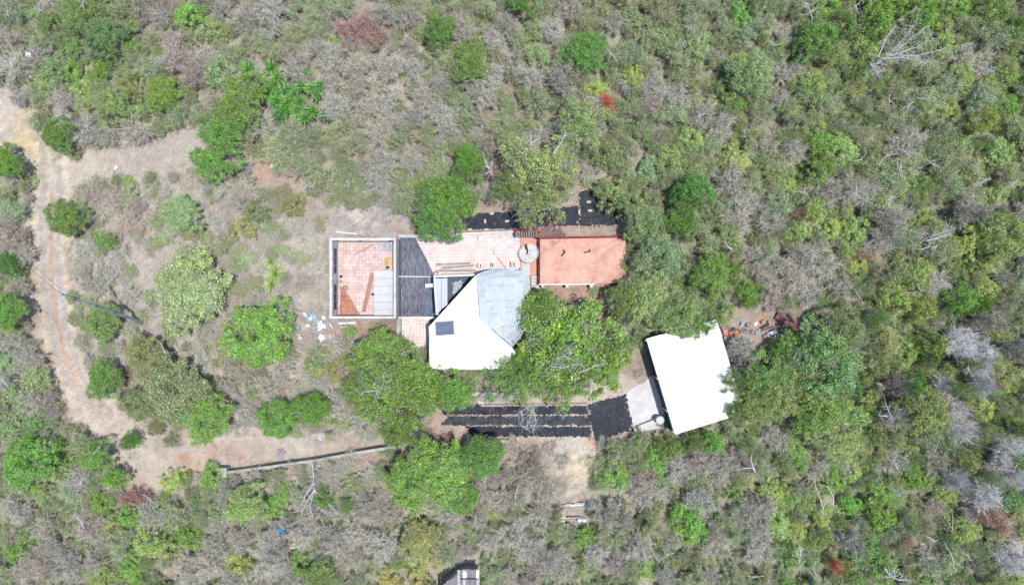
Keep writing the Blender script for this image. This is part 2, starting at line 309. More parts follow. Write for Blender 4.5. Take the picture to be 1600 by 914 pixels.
def np_mesh(name, V, F, m, cols=None, fattr=None):   # fast mesh from arrays; F (n,3|4) int
    me = bpy.data.meshes.new(name); k = F.shape[1]
    me.vertices.add(len(V)); me.vertices.foreach_set('co', np.ascontiguousarray(V, dtype=np.float32).ravel())
    me.loops.add(F.size); me.loops.foreach_set('vertex_index', np.ascontiguousarray(F, dtype=np.int32).ravel())
    me.polygons.add(len(F)); me.polygons.foreach_set('loop_start', np.arange(0, F.size, k, dtype=np.int32))
    me.update(calc_edges=True); me.materials.append(m)
    if cols is not None:
        a = me.attributes.new('Col', 'FLOAT_COLOR', 'POINT'); a.data.foreach_set('color', np.hstack([cols, np.ones((len(cols), 1))]).astype(np.float32).ravel())
    for nm, arr in (fattr or {}).items():
        a = me.attributes.new(nm, 'FLOAT', 'FACE'); a.data.foreach_set('value', arr.astype(np.float32))
    return me
def sub_ground(name, sel, label=None):
    F = QU[sel]; u, inv = np.unique(F, return_inverse=True); F2 = inv.reshape(F.shape)
    V = np.stack([gx[u], gy[u], gz[u]], 1); me = np_mesh(name, V, F2, gm, GCOL[u]); me.shade_smooth()
    o = bpy.data.objects.new(name, me); COL.objects.link(o); o['kind'] = 'structure'
    if label: o['label'] = label
    return o
sub_ground('dirt_road', wr); sub_ground('ground', ~wr)
far = MB()                                  # the plain beyond the detailed ground, out to the horizon
far.add([(-900,-900,-1.4),(900,-900,-1.4),(900,900,-1.4),(-900,900,-1.4)], [(0,1,2,3)])
fo = far.build('terrain', mat('far_scrub', (.10,.12,.06), var=.5, scale=.3, dirt=(.2,.18,.15), dirt_amt=.8, dirt_scale=.15, bump=.6, bscale=.6)); fo['kind'] = 'structure'

# ------------------------------------------------------------- plant meshes (unit size: radius 1, height 1)
def outline(seed):
    r = np.random.default_rng(seed); ph = r.random(9)*6.28; am = (.4+.6*r.random(9))*np.array([.13,.15,.14,.12,.10,.07,.06,.05,.04])
    return lambda t: np.clip(.9+sum(am[i]*np.sin((i+1)*t+ph[i]) for i in range(9)), .45, 1.25)
def leaves_from(cent, nrm, size, rng, asp=.55):
    N = len(cent); t = rng.normal(size=(N, 3)); t -= (t*nrm).sum(1, keepdims=True)*nrm; t /= np.linalg.norm(t, axis=1, keepdims=True)+1e-9
    u = np.cross(nrm, t); s = size[:, None]
    V = np.stack([cent-t*s, cent-u*s*asp+t*s*.15, cent+t*s, cent+u*s*asp+t*s*.15], 1).reshape(-1, 3)
    return V, np.arange(4*N).reshape(N, 4)
def crown(seed, nclump, per, ls, lo=.28, clump_r=.17, hollow=.0, flat=1.0):
    rng = np.random.default_rng(seed); ol = outline(seed+99)
    th = rng.random(nclump)*6.283; rr = np.sqrt(rng.random(nclump))*.95; rad = rr*ol(th)
    gap = vnoise(rad*np.cos(th)*10+50, rad*np.sin(th)*10+50, 4.2, seed % 97); keep_ = (gap > .30)|(rng.random(nclump) < .25); th = th[keep_]; rr = rr[keep_]; rad = rad[keep_]; nclump = len(th)
    top = np.sqrt(np.clip(1-rr**2*.85, 0, 1)); zz = lo+(1-lo)*top*(.45+.55*rng.random(nclump)**.5)*.9
    cx = rad*np.cos(th); cy = rad*np.sin(th); cr = clump_r*(.45+.9*rng.random(nclump))*(1.12-.35*rr)
    C = np.stack([cx, cy, zz], 1); hue = rng.random(nclump); br = rng.random(nclump)
    per_i = np.maximum(3, (per*(cr/clump_r)**2)).astype(int); idx = np.repeat(np.arange(nclump), per_i); N = len(idx)
    rad0 = None
    d = rng.normal(size=(N, 3)); d[:, 2] = np.abs(d[:, 2])*.9-.2; d /= np.linalg.norm(d, axis=1, keepdims=True)
    rad = (.55+.5*rng.random(N))*cr[idx]*(1+.35*rng.normal(size=N)); pos = C[idx]+d*rad[:, None]*np.array([1,1,.8]); stray = rng.random(N) < .09; pos[stray] += rng.normal(size=(stray.sum(), 3))*np.array([.085,.085,.05])
    nr = d*.6+rng.normal(size=(N, 3))*.55+np.array([0, 0, .55]); nr /= np.linalg.norm(nr, axis=1, keepdims=True)
    V, F = leaves_from(pos, nr, ls*(.6+.8*rng.random(N)), rng)
    v = np.clip(.6*br[idx]+.55*rng.random(N)-.05, -.2, 1.2); h = np.clip(.6*hue[idx]+.4*rng.random(N), 0, 1)
    return np_mesh('crown', V, F, M_LEAF, fattr={'v': v, 'h': h}), C
def seg_strip(A, B, w0, w1, rng):           # flat tapering twigs, facing mostly up
    d = B-A; nr = rng.normal(size=A.shape)*.5+np.array([0, 0, 1.0]); u = np.cross(d, nr); u /= np.linalg.norm(u, axis=1, keepdims=True)+1e-9
    V = np.stack([A-u*w0[:, None], A+u*w0[:, None], B+u*w1[:, None], B-u*w1[:, None]], 1).reshape(-1, 3)
    return V, np.arange(4*len(A)).reshape(-1, 4)
def tri_tubes(A, B, r0, r1):                # three-sided prisms
    d = B-A; d = d/(np.linalg.norm(d, axis=1, keepdims=True)+1e-9); ref = np.tile(np.array([.3, .2, 1.0]), (len(A), 1)); u = np.cross(d, ref); u /= np.linalg.norm(u, axis=1, keepdims=True)+1e-9; w = np.cross(d, u)
    vs = []
    for P0, r in ((A, r0), (B, r1)):
        for k in range(3):
            a = k*2.0944; vs.append(P0+(u*math.cos(a)+w*math.sin(a))*r[:, None])
    V = np.stack(vs, 1).reshape(-1, 3); b0 = np.arange(len(A))[:, None]*6
    return V, np.concatenate([b0+np.array([k, (k+1) % 3, 3+(k+1) % 3, 3+k]) for k in range(3)], 0)
def limbs(seed, targets, base_r=.05, nprim=6, wob=.06, twigs=4, mname='trunk', m=None, zfork=.3):
    """limbs that run from the base through forks to the clump centres"""
    rng = np.random.default_rng(seed); A = []; B = []; R0 = []; R1 = []
    def limb(p, q, r0, r1, n=4):
        pts = [p+(q-p)*t+rng.normal(size=3)*wob*np.linalg.norm(q-p)*(0 if t in (0, 1) else 1) for t in np.linspace(0, 1, n+1)]
        for i in range(n): A.append(pts[i]); B.append(pts[i+1]); R0.append(r0+(r1-r0)*i/n); R1.append(r0+(r1-r0)*(i+1)/n)
        return pts
    fork = np.array([rng.normal()*.05, rng.normal()*.05, zfork*.5]); limb(np.zeros(3), fork, base_r, base_r*.85, 2)
    ang = rng.random()*6.28+np.arange(nprim)*6.283/nprim+rng.normal(size=nprim)*.3
    nodes = []
    for a in ang:
        L = .35+.25*rng.random(); q = np.array([math.cos(a)*L, math.sin(a)*L, zfork+.3+.15*rng.random()])
        pts = limb(fork, q, base_r*.6, base_r*.32, 4); nodes += [(x, base_r*.32) for x in pts[2:]]
    NP = np.array([x for x, _ in nodes])
    for t in targets:
        i = np.argmin(np.linalg.norm(NP-t, axis=1)+rng.random(len(NP))*.1); limb(NP[i], t*np.array([1, 1, .96]), base_r*.22, base_r*.07, 3)
    A, B, R0, R1 = map(np.array, (A, B, R0, R1)); V, F = tri_tubes(A, B, R0, R1)
    vf = np.tile(rng.random(len(A)), 3)
    if twigs:
        k = np.repeat(np.arange(len(targets)), twigs); TA = targets[k]; TB = TA+rng.normal(size=TA.shape)*.1+np.array([0, 0, .04])
        V2, F2 = seg_strip(TA, TB, np.full(len(k), base_r*.09), np.full(len(k), base_r*.04), rng)
        F = np.concatenate([F, F2+len(V)]); V = np.concatenate([V, V2]); vf = np.concatenate([vf, rng.random(len(k))])
    return np_mesh(mname, V, F, m or M_BARK, fattr={'v': vf})
def bare(seed, nst=16, n2=9, n3=9, w=.006, spread=.45, dome=.75, m=None):
    """leafless bush: stems spraying from the base, twigs, twiglets"""
    rng = np.random.default_rng(seed); ol = outline(seed+5)
    th = rng.random(nst)*6.283; rr = np.sqrt(rng.random(nst))*.72; L = ol(th)*rr
    tip = np.stack([L*np.cos(th), L*np.sin(th), .35+.5*np.sqrt(np.clip(1-rr**2, 0, 1))*(.7+.3*rng.random(nst))], 1)
    mid = tip*np.array([.45, .45, .55])+rng.normal(size=tip.shape)*.05; base = rng.normal(size=tip.shape)*np.array([.05, .05, 0])
    Vs, Fs, vs = [], [], []; off = 0
    def put(V, F, v):
        nonlocal off; Vs.append(V); Fs.append(F+off); vs.append(v); off += len(V)
    for a, b_, r0, r1 in ((base, mid, .018, .013), (mid, tip, .013, .006)):
        V, F = tri_tubes(a, b_, np.full(nst, r0), np.full(nst, r1)); put(V, F, np.tile(rng.random(nst), 3))
    t = rng.random((nst, n2, 1))*.8+.2; p2 = (mid[:, None]*(1-t)+tip[:, None]*t).reshape(-1, 3)
    dirs = np.repeat((tip-mid), n2, 0); dirs /= np.linalg.norm(dirs, axis=1, keepdims=True)
    e2 = p2+(dirs*.7+rng.normal(size=p2.shape)*.75+np.array([0, 0, .12]))*(.10+.20*rng.random((len(p2), 1)))
    V, F = seg_strip(p2, e2, np.full(len(p2), w*1.5), np.full(len(p2), w*.9), rng); put(V, F, .2+.6*rng.random(len(p2)))
    t = rng.random((len(p2), n3, 1)); p3 = (p2[:, None]*(1-t)+e2[:, None]*t).reshape(-1, 3); dd = np.repeat(e2-p2, n3, 0); dd /= np.linalg.norm(dd, axis=1, keepdims=True)
    e3 = p3+(dd*.7+rng.normal(size=p3.shape)*spread*1.4)*(.05+.13*rng.random((len(p3), 1)))
    V, F = seg_strip(p3, e3, np.full(len(p3), w), np.full(len(p3), w*.35), rng); put(V, F, rng.random(len(p3)))
    return np_mesh('branches', np.concatenate(Vs), np.concatenate(Fs), m or M_TWIG, fattr={'v': np.concatenate(vs)}), e2
def sparse_leaves(seed, ends, per, ls, spread=.06):
    rng = np.random.default_rng(seed); k = np.repeat(np.arange(len(ends)), per); N = len(k)
    pos = ends[k]+rng.normal(size=(N, 3))*spread; nr = rng.normal(size=(N, 3))*.6+np.array([0, 0, .8]); nr /= np.linalg.norm(nr, axis=1, keepdims=True)
    V, F = leaves_from(pos, nr, ls*(.5+.9*rng.random(N)), rng); hv = rng.random(len(ends))
    return np_mesh('crown', V, F, M_LEAF, fattr={'v': .4*hv[k]+.6*rng.random(N), 'h': np.clip(hv[k]*.6+.4*rng.random(N), 0, 1)})
def rosette(seed, nb=46, curl=.5, wid=.045):
    rng = np.random.default_rng(seed); V = []; F = []; v = []
    for i in range(nb):
        a = i*2.399+rng.normal()*.15; el = .15+1.25*(i/nb)+rng.normal()*.08; L = .85+.25*rng.random(); d = np.array([math.cos(a)*math.cos(el), math.sin(a)*math.cos(el), math.sin(el)])
        side = np.array([-math.sin(a), math.cos(a), 0])*wid; pts = []
        for j, t in enumerate((.03, .4, .75, 1.0)):
            c = d*L*t+np.array([0, 0, -curl*.35*t*t*math.cos(el)]); wj = side*(.6, 1, .7, .03)[j]; pts += [c-wj, c+np.array([0, 0, -.02]), c+wj]
        k = len(V); V += pts
        for j in range(3):
            for s in (0, 1): F.append([k+j*3+s, k+j*3+s+1, k+(j+1)*3+s+1, k+(j+1)*3+s]); v.append(rng.random()*.3+(-.35 if s else .9))
    V = np.array(V)+np.array([0, 0, .35])
    return np_mesh('foliage', V, np.array(F), M_LEAF, fattr={'v': np.array(v), 'h': rng.random(len(F))})
TREES = []
for s in range(5):
    c, C = crown(100+s, 330, 95, .0215, lo=.30, clump_r=.098); TREES.append((c, limbs(200+s, C[::2]*np.array([1,1,1.03]), .032, 8, twigs=12)))
THIN = []                                   # big crowns with open, branchy spots
for s in range(4):
    c, C = crown(130+s, 250, 52, .0215, lo=.35, clump_r=.094); THIN.append((c, limbs(230+s, C, .034, 8, twigs=9)))
SHRUBS = []
for s in range(7):
    c, C = crown(300+s, 140, 72, .030, lo=.12, clump_r=.13); SHRUBS.append((c, limbs(330+s, C[::2], .022, 8, twigs=5, zfork=.12, mname='branches')))
LOOSE = []                                  # grey green scrub: twigs with thin foliage
for s in range(7):
    b_, e = bare(400+s, 18, 9, 11, .0058); LOOSE.append((sparse_leaves(430+s, e, 24, .026, .075), b_))
BARE = [bare(500+s, 20, 11, 17, .0052)[0] for s in range(6)]
FEATH = [bare(540+s, 26, 14, 18, .0040, .6)[0] for s in range(3)]
YUCCA = [rosette(560+s, 44, .5, .048) for s in range(3)]; FINGER = [rosette(570, 70, -.1, .05)]

# ------------------------------------------------------------- where the plants stand
TINT = dict(G=(.175,.315,.055), V=(.145,.315,.045), L=(.27,.355,.105), D=(.135,.225,.062), S=(.225,.305,.128), O=(.235,.27,.105), Y=(.34,.34,.12), K=(.55,.40,.50),
            T=(.345,.33,.275), B=(.30,.26,.225), W=(.49,.475,.455), P=(.30,.19,.18), R=(.34,.18,.12), F=(.62,.10,.04))
LOOK = dict(G='bright green', V='vivid green', L='lime green', D='dark green', S='grey green', O='olive green', Y='yellowish', T='grey leafless', B='brown leafless', W='pale grey feathery', P='purplish bare', R='rust red', F='scarlet', K='pink flowering')
PL = []                                     # (px, py, r, code, height, form)
def add(form, txt):
    for q in txt.replace('\n', ';').split(';'):
        q = q.split()
        if q: PL.append((float(q[0]), float(q[1]), float(q[2]), q[3], float(q[4]) if len(q) > 4 else None, form))
add('tree', """382 160 42 G 5; 348 212 32 V 4.2; 340 258 32 V 4; 412 520 50 V 5; 285 332 32 S 3.4; 105 342 30 G 4; 300 452 58 S 4; 166 598 30 G 3.6; 160 505 30 D 3.5
232 560 34 O 4.2; 280 610 52 O 4.6; 325 655 36 G 4.4; 225 630 28 O 4; 440 655 32 V 4.4; 488 640 27 V 4; 590 552 44 G 5.5; 642 594 50 G 6.2; 600 625 52 G 6; 668 622 30 G 5; 625 672 34 G 5.5
704 612 33 G 5.4; 690 736 52 G 5.5; 640 755 40 G 5; 752 716 34 G 5; 715 775 30 G 4.6; 700 315 42 V 6; 734 258 28 V 5; 682 350 36 V 5.4
886 538 76 G 8; 850 480 32 G 6.4; 934 568 46 G 7; 1080 298 30 V 5; 1070 345 30 G 5; 1202 592 44 G 5; 1240 562 34 V 4.4; 1186 632 32 L 5; 1290 560 58 D 6.4; 1318 516 40 O 6
40 722 38 V 5; 150 712 24 G 3.6; 8 252 26 V 4.4; 10 412 18 V 4; 10 485 28 V 4.6; 388 785 34 L 4; 686 46 26 G 4; 738 98 32 G 4; 916 82 32 V 4; 1174 112 36 S 5; 815 6 22 V 4
1005 350 34 S 4.6; 1030 395 42 S 5; 1010 455 42 S 5; 975 470 34 D 4.6; 1060 490 40 L 5; 1110 430 30 G 4.6; 1570 375 36 L 5; 130 25 34 D 4; 165 58 28 D 4; 175 165 26 L 3.6; 255 148 26 G 3.6; 1280 640 42 G 5
90 212 26 V 3.6; 650 840 30 Y 4; 500 898 26 L 4; 1270 60 34 G 5; 1440 640 40 L 5; 868 562 42 G 6.6; 818 562 26 G 5.6""")
add('thin', """835 258 58 L 6.5; 852 305 48 L 6; 912 195 42 L 5.5; 800 295 30 G 5; 828 592 46 G 6; 784 592 36 G 5.4; 874 606 38 G 6; 1215 610 44 L 5.4; 560 610 30 G 5; 1300 690 40 L 5; 1090 505 26 G 4.2; 1140 596 20 G 4.6; 1146 640 15 G 4.6; 1072 512 18 S 4""")
add('shrub', """1518 565 16 L 4; 1505 615 18 G 4; 1540 672 18 L 4; 1590 715 20 G 4; 1510 720 20 O 4; 1590 670 18 G 4; 1455 560 16 G 4; 1540 745 16 S 4; 505 780 17 V 2.6; 545 788 14 V 2.4; 165 378 17 G 2.4; 400 330 22 O 2.4; 385 355 20 O; 458 318 20 O 2; 440 300 16 O; 330 745 22 G; 270 752 20 L; 180 745 20 G 3.4; 65 770 18 G; 10 440 14 G; 495 565 24 O; 530 575 26 O; 340 110 26 S
1275 272 24 L 4; 1290 260 18 L 4; 1540 190 24 L 4; 1470 740 20 L; 1245 830 22 L; 1215 820 24 L; 1075 810 30 V; 1090 835 20 V; 600 730 14 G; 590 745 14 G
1270 330 22 L 3; 240 60 14 S; 60 24 18 G; 85 105 22 S; 65 130 20 S; 130 140 20 L; 210 130 24 O; 205 170 20 L; 250 178 16 G; 295 22 26 G; 330 45 22 S; 460 55 17 L; 520 68 12 G; 645 145 14 S; 645 195 9 L; 620 60 12 O
950 250 26 S 3; 955 300 24 S 3; 985 320 24 S 3.4; 990 120 20 L; 1040 60 22 O; 840 85 20 S; 935 140 20 L; 1160 25 24 G; 1060 45 14 L; 1090 75 24 S; 1150 430 20 G 3; 1170 460 20 G 3; 1140 370 22 S 3; 1015 265 22 S; 1050 250 24 L
1150 250 28 L; 1130 490 20 L 3; 1115 690 22 V 3; 1080 690 20 D 3; 1045 700 22 D 3; 1165 690 18 V 3; 235 850 30 L 3.4; 290 840 24 G; 205 890 22 G; 170 820 24 Y; 100 730 24 D; 470 880 24 G; 620 880 16 G; 655 870 26 Y; 735 780 18 L; 770 800 12 L
915 840 20 G; 960 750 26 G; 1030 745 20 V; 1010 890 20 L; 1100 870 16 L; 1165 750 14 Y; 1150 765 20 D; 1400 780 14 V; 1430 800 18 L; 1480 805 12 L; 1380 890 24 G 3; 1350 860 30 D 3; 1595 810 18 L; 1585 865 12 L
1340 420 22 L; 1430 430 26 L 3; 1545 450 20 L; 1500 430 20 D; 1560 300 20 L; 1300 360 20 L; 1230 290 22 L; 1320 40 24 D 4; 1375 30 30 G 4; 1440 20 26 G 4; 1550 15 24 L 4; 1590 40 18 G 4; 1500 120 24 L; 1380 125 18 V; 1345 110 20 G; 1580 160 20 G
1390 210 12 L; 1425 115 12 L; 1485 175 20 L; 1330 790 20 V; 1370 770 24 G; 1360 850 18 V; 1260 790 16 G; 1210 770 24 L; 1330 730 24 L; 1350 700 14 L; 1255 725 16 V; 1240 700 20 G
1540 640 22 L; 1560 600 20 G; 1330 600 22 D 4; 1370 570 22 O 4; 1425 600 20 V 4; 1460 540 22 L 4; 1400 470 26 L 4; 1440 480 24 L 4; 1500 470 22 G 4; 1530 480 20 V 4; 1365 500 18 V 4; 1290 470 18 D
640 560 14 G; 545 520 12 G 1.2; 40 845 22 D; 20 870 20 G; 110 800 18 D; 15 760 18 S; 60 590 26 S; 30 620 26 S; 20 670 24 S; 60 660 22 D; 15 570 20 S; 95 700 16 G; 200 690 14 V 3.4
500 575 20 O 1.6; 370 880 22 L; 430 790 22 G; 440 770 18 G; 340 800 24 S; 300 780 18 D""")
add('bare', """25 105 26 T; 15 60 22 T; 30 150 20 T; 225 20 20 B; 345 18 18 T; 385 30 26 T; 270 92 26 B; 320 95 24 T; 300 118 24 B; 130 205 26 T; 165 212 22 T; 215 205 26 T; 100 165 22 B; 60 90 20 T
430 20 26 T; 425 45 22 T; 470 110 24 T; 525 100 26 T; 500 85 22 T; 560 110 26 T; 600 110 26 T; 640 110 24 T; 600 150 26 T; 560 140 22 T; 660 150 24 T; 690 130 22 T; 520 130 20 T; 570 170 22 T; 610 190 24 T; 650 180 22 T; 690 180 24 T; 590 215 24 T; 630 220 24 S; 700 210 22 T
560 50 24 P; 575 40 22 R; 590 60 20 R; 540 45 20 P; 600 25 20 T; 640 30 22 T; 720 50 22 T; 770 60 22 T; 640 75 20 T; 540 75 22 B; 800 100 22 T; 770 120 22 T; 760 160 22 T
860 50 22 T; 890 20 24 T; 880 130 26 T 3; 1020 140 24 T; 1060 150 22 T; 1020 170 20 B; 960 40 22 T; 1100 180 24 T; 1130 200 24 T
1140 280 26 T; 1160 320 26 T; 1150 350 24 T; 1200 350 22 T; 1250 400 26 T; 1290 420 26 T; 1230 430 28 T; 1260 460 24 T; 1200 470 24 B; 1170 400 22 T; 1310 450 22 T
1390 340 24 T 3; 1380 360 26 T 3; 1505 330 24 T 3; 1525 340 20 T 3; 1370 380 22 T; 1450 440 24 T; 1290 300 26 T; 1320 300 24 T; 1350 300 22 T; 1230 110 24 T; 1215 150 20 T; 1260 75 22 T; 1220 60 20 T
1420 215 24 T; 1400 230 22 T; 1500 90 22 T; 1530 100 20 T; 1340 40 18 T; 1200 225 20 T; 1240 240 22 T
1200 680 20 T; 1220 690 18 T; 1130 720 22 T; 1090 720 26 B; 1060 730 24 T; 1120 740 24 T; 1155 720 20 B; 1010 745 22 B; 1000 775 24 T; 1030 760 20 T; 1000 860 28 T; 820 850 26 T; 850 870 28 T; 800 830 24 T; 830 900 26 B; 880 880 24 T; 770 850 20 T
840 750 26 T; 860 770 22 T; 830 720 20 B; 760 760 22 T; 780 740 20 B; 700 800 26 T 1.4; 650 800 26 T 1.4; 610 800 24 T; 575 790 24 T; 560 830 26 T; 520 840 28 T; 480 830 24 T; 600 850 26 T; 560 870 24 T; 440 860 26 T; 420 880 24 T; 450 900 22 T
580 740 20 T 1; 545 720 18 T 1; 520 735 20 T 1; 600 770 20 T 1; 460 740 18 B 1; 400 750 18 T; 365 800 24 T; 380 840 26 T; 340 850 24 T; 330 880 24 T; 290 880 20 T; 350 810 20 T; 440 820 22 T; 145 815 26 B; 160 835 22 T; 60 870 24 T; 40 890 24 T; 110 880 24 T; 70 820 20 T; 80 890 22 B; 115 870 20 T
20 790 20 T; 40 800 20 T; 205 775 20 P 1.6; 225 780 14 P 1.4; 75 690 20 T; 50 625 24 T; 75 620 20 B; 85 640 18 B; 60 560 22 T; 30 540 22 T; 10 590 20 T; 25 330 24 S; 10 310 20 S; 25 375 24 B; 15 350 20 T; 40 400 20 T
140 440 20 T 1.2; 165 430 20 T 1.2; 145 385 18 T 1; 130 390 16 T 1; 145 310 22 B 1.2; 180 310 22 B 1.2; 200 305 20 S 1.2; 215 320 18 B 1; 165 325 20 T 1; 380 300 20 T 1.2; 350 290 20 T 1.2; 375 315 16 T; 350 380 20 O 1.4; 340 350 16 T 1; 200 350 22 B 1; 185 390 18 T 1; 200 460 18 T 1
120 430 14 T .8; 150 450 18 T 1; 180 500 20 T 1; 130 530 14 T .8; 210 510 16 T 1; 320 570 18 T 1; 350 550 18 O 1.2; 345 640 16 T; 200 620 18 B 1; 195 635 16 B 1; 190 585 16 P 1.2
400 470 18 T 1; 440 450 14 T .8; 470 440 18 B 1; 500 420 20 T .8; 485 385 20 T .8; 470 400 18 O .8; 500 350 14 O 1; 450 350 16 T .8; 430 370 16 T .8; 480 540 18 T 1; 500 550 20 T 1; 520 560 22 T 1.4; 540 590 24 B 1.6; 510 600 24 T 1.4; 480 590 20 T 1; 455 600 16 T 1; 400 640 20 T 1.4; 380 660 16 T 1; 375 630 16 T 1
1490 535 23 W 5; 1520 560 24 W 5; 1470 600 13 W 4; 1525 600 16 W 4.4; 1480 640 24 W 5; 1500 670 20 W 4.6; 1570 700 24 W 5; 1560 735 24 W 5; 1590 745 16 W 4; 1530 770 20 W 4.6; 1485 745 16 W 4; 1570 870 20 W 4.4; 1590 850 16 W; 1560 820 15 W; 1330 850 22 T 3; 1310 840 18 T; 1275 735 20 T; 1310 715 16 T
1590 330 20 T; 1530 500 24 T 4; 1585 540 24 T 4; 1460 720 22 T; 1400 720 22 T; 1440 870 22 T; 1240 590 20 B; 1260 650 22 B; 1390 650 22 T 4; 1395 600 20 B 4; 1450 790 22 B
1090 780 26 T; 1120 850 24 T; 1160 800 22 T; 1180 860 24 T; 950 800 22 T 3; 975 815 18 T 3; 930 860 22 T; 960 880 20 B; 880 720 14 T .7; 860 700 14 B .7; 800 700 16 B .8; 810 745 20 T; 690 180 18 T; 760 230 20 T 2.4; 765 270 18 B 2; 760 300 16 T 1.6; 775 265 14 T 2
540 535 18 B 1.2; 590 520 14 O 1; 900 275 18 T 1.4; 920 265 16 T; 1000 585 10 T .6; 870 365 14 P 1; 855 362 14 P 1; 1545 805 24 R 3; 1536 800 16 R 3; 1555 815 16 R 3; 948 158 13 F 2; 950 176 9 F 1.6; 1303 883 12 F 3; 1212 364 10 R 2; 1248 338 12 R 2; 1350 398 14 R 2; 1240 343 9 R 2; 1415 845 14 R 2; 1555 600 12 R 2; 705 690 20 P .8; 670 685 18 P .8; 745 690 12 P .8; 437 711 9 K .7; 500 682 8 K .2; 1150 700 14 B""")
# loosely leaved scrub is filled in from a coarse map of what grows where (100 px cells)
ZONE = """SDTS DDOS SGTB TTSO TTBS TTBT TTSS TSST SSTS SSTO SSOL SSGT LSDG LGSS GLDS LGSD
TSST LSSG OSTS STTS TTTS TTTS TTTS TTSS SSTS SSTO SSSO SSGL SLOS LSGD SLGD LSDG
TTTT GSTT TTTT TTTT SSTS SSTT SSTS STTT SSTT SSSO SSLT SLOS LSGD SOLD SLGS SLDG
STTB TTTB TTOT TOTT STTT SSTS SSTS SSTT TSTT SSSD SSLT SSOT SLLD SLOW SOLW SLDG
TTST TTOT TTTT TOTT TTTT TTTT TTTT TTTT TTTT SSSD SSDG TTST TTST SDSO SLGD SLTD
STST TSTT OSTT TTOT TTTT TTTB GTTT GTTT GTTT SSSD SSTT TSTD DOGL GOSL SLGT DSLG
SSTB TTTT OOTT TSTT TTTT TTTT SGTT TTTT TTTT TTTT DDGL GLSS SLDG SLDL SLDS SLDT
DSGT GSTT STOG TSTT TTST TTTT TTSS TTTS TTST SSTT STSG STSD SLGD SLDG SLDG TTSD
SDST TLTS LTSD STTT TTST TTTT TSSY STTT TTST SSTT SLGT SSTD SDLG DGTS SDLO LSDT""".split('\n')
ZONE = [r.split() for r in ZONE]
KEEP = [[(512,366),(845,358),(980,366),(984,446),(840,450),(835,500),(800,580),(668,580),(668,548),(618,548),(618,500),(512,500)],
        [(1003,520),(1119,494),(1165,650),(1052,684)],[(676,628),(975,610),(1036,585),(1045,655),(930,692),(676,684)],[(716,328),(902,328),(902,294),(968,294),(968,360),(716,360)],
        [(684,880),(752,880),(752,930),(684,930)],[(465,485),(514,485),(514,540),(480,545)],[(524,500),(570,500),(560,552),(520,552)],[(1128,488),(1262,480),(1262,532),(1128,536)],
        [(340,742),(340,725),(640,680),(800,684),(800,700),(640,700)],[(876,780),(922,776),(922,826),(876,826)],[(384,92),(410,92),(460,96),(512,108),(516,190),(440,198),(395,196),(384,150)],[(402,398),(446,398),(446,456),(402,456)]]
PATHS = [ROAD, [(385,243),(424,258),(474,300),(524,330),(640,338),(644,364),(515,364),(470,348),(438,312),(398,280)], [(875,690),(932,690),(926,720),(912,760),(884,760),(874,720)], [(515,498),(600,498),(560,545),(520,545)], [(1165,500),(1205,486),(1262,500),(1262,530),(1165,528)], [(240,395),(270,380),(330,400),(300,420),(235,455),(205,470),(212,420)]]
ex = np.array([(p[0], p[1], p[2]) for p in PL]); rnd = random.Random(5)
def free(x, y, r, k=.62):
    d = np.sqrt((ex[:, 0]-x)**2+(ex[:, 1]-y)**2); return np.all(d > k*(ex[:, 2]+r)*.8)
def kept(x, y, pad=0): return any(bool(inpoly(np.array([x]), np.array([y]), k)[0]) for k in KEEP)
def inside(polys, x, y): return any(bool(inpoly(np.array([x]), np.array([y]), k)[0]) for k in polys)
FILL = []
for r0, r1, tries, kk in ((19, 27, 2600, .78), (14, 20, 3800, .74), (9, 14, 6500, .72)):
    for _ in range(tries):
        x = rnd.uniform(-120, 1720); y = rnd.uniform(-110, 1020); r = rnd.uniform(r0, r1)
        if not free(x, y, r, kk) or kept(x, y): continue
        if any(inside(PATHS, x+a*r*.7, y+b*r*.7) for a, b in ((0,0),(1,0),(-1,0),(0,1),(0,-1))): continue
        op = inside(CLEAR, x, y)
        if op and rnd.random() > ((.5 if r < 15 else 0) if inside(CLEAR[1:2], x, y) else (.10 if r < 14 else 0)): continue
        z = ZONE[min(8, max(0, int(y/101.6)))][min(15, max(0, int(x/100)))]+('SL' if x > 1200 else 'S' if x > 900 else ''); code = rnd.choice(z)
        if code == 'T' and rnd.random() < .38: code = 'S'
        ex = np.vstack([ex, (x, y, r)]); dens = .5+.5*min(1, max(0, (x-500)/900))
        FILL.append((x, y, r, code, (r/16*1.1+.5)*(.7+.5*dens)*(.5 if op else 1), 'bare' if code in 'TBWPRF' else ('loose' if code in 'SO' or rnd.random() < .35 else 'shrub')))
FILL = [f for f in FILL]

# ------------------------------------------------------------- plants as things; labels from the nearest landmark
LM = [('the white shed roof',1085,590),('the pink metal sheet',1235,505),('the solar panel',695,513),('the utility pole foot',222,503),('the bend of the dirt track',125,640),('the tin roof',720,900),
 ('the yucca clump',440,160),('the scarlet shrub',948,158),('the fallen dead tree',1410,75),('the rust red bush',1545,805),('the orange flat roof',905,408),('the square of black fabric',932,325),('the roofless room',565,435),
 ('the white debris heap',490,510),('the pale straw patch',900,710),('the block ruin',898,800),('the blue rag',437,830),('the wall end post',348,737),('the top left corner',0,0),('the bottom left corner',0,914),('the top right corner',1600,0),
 ('the bottom right corner',1600,914),('the right edge middle',1600,457),('the white forked dead limb',1175,735),('the white crooked snag',1290,775),('the top edge middle',800,0),('the track mouth at left',20,180),('the bottom edge middle',1100,914),
 ('the pale feathery tree',1485,640),('the round trackside tree',105,342),('the concrete apron',1010,630),('the red leaf patch',1212,364),('the long dead branches',1460,365),('the upper middle thicket',640,150),('the left field clearing',230,420)]
ORD = ['nearest','second nearest','third nearest','fourth nearest','fifth nearest','sixth nearest','seventh nearest','eighth nearest','ninth nearest','tenth nearest']
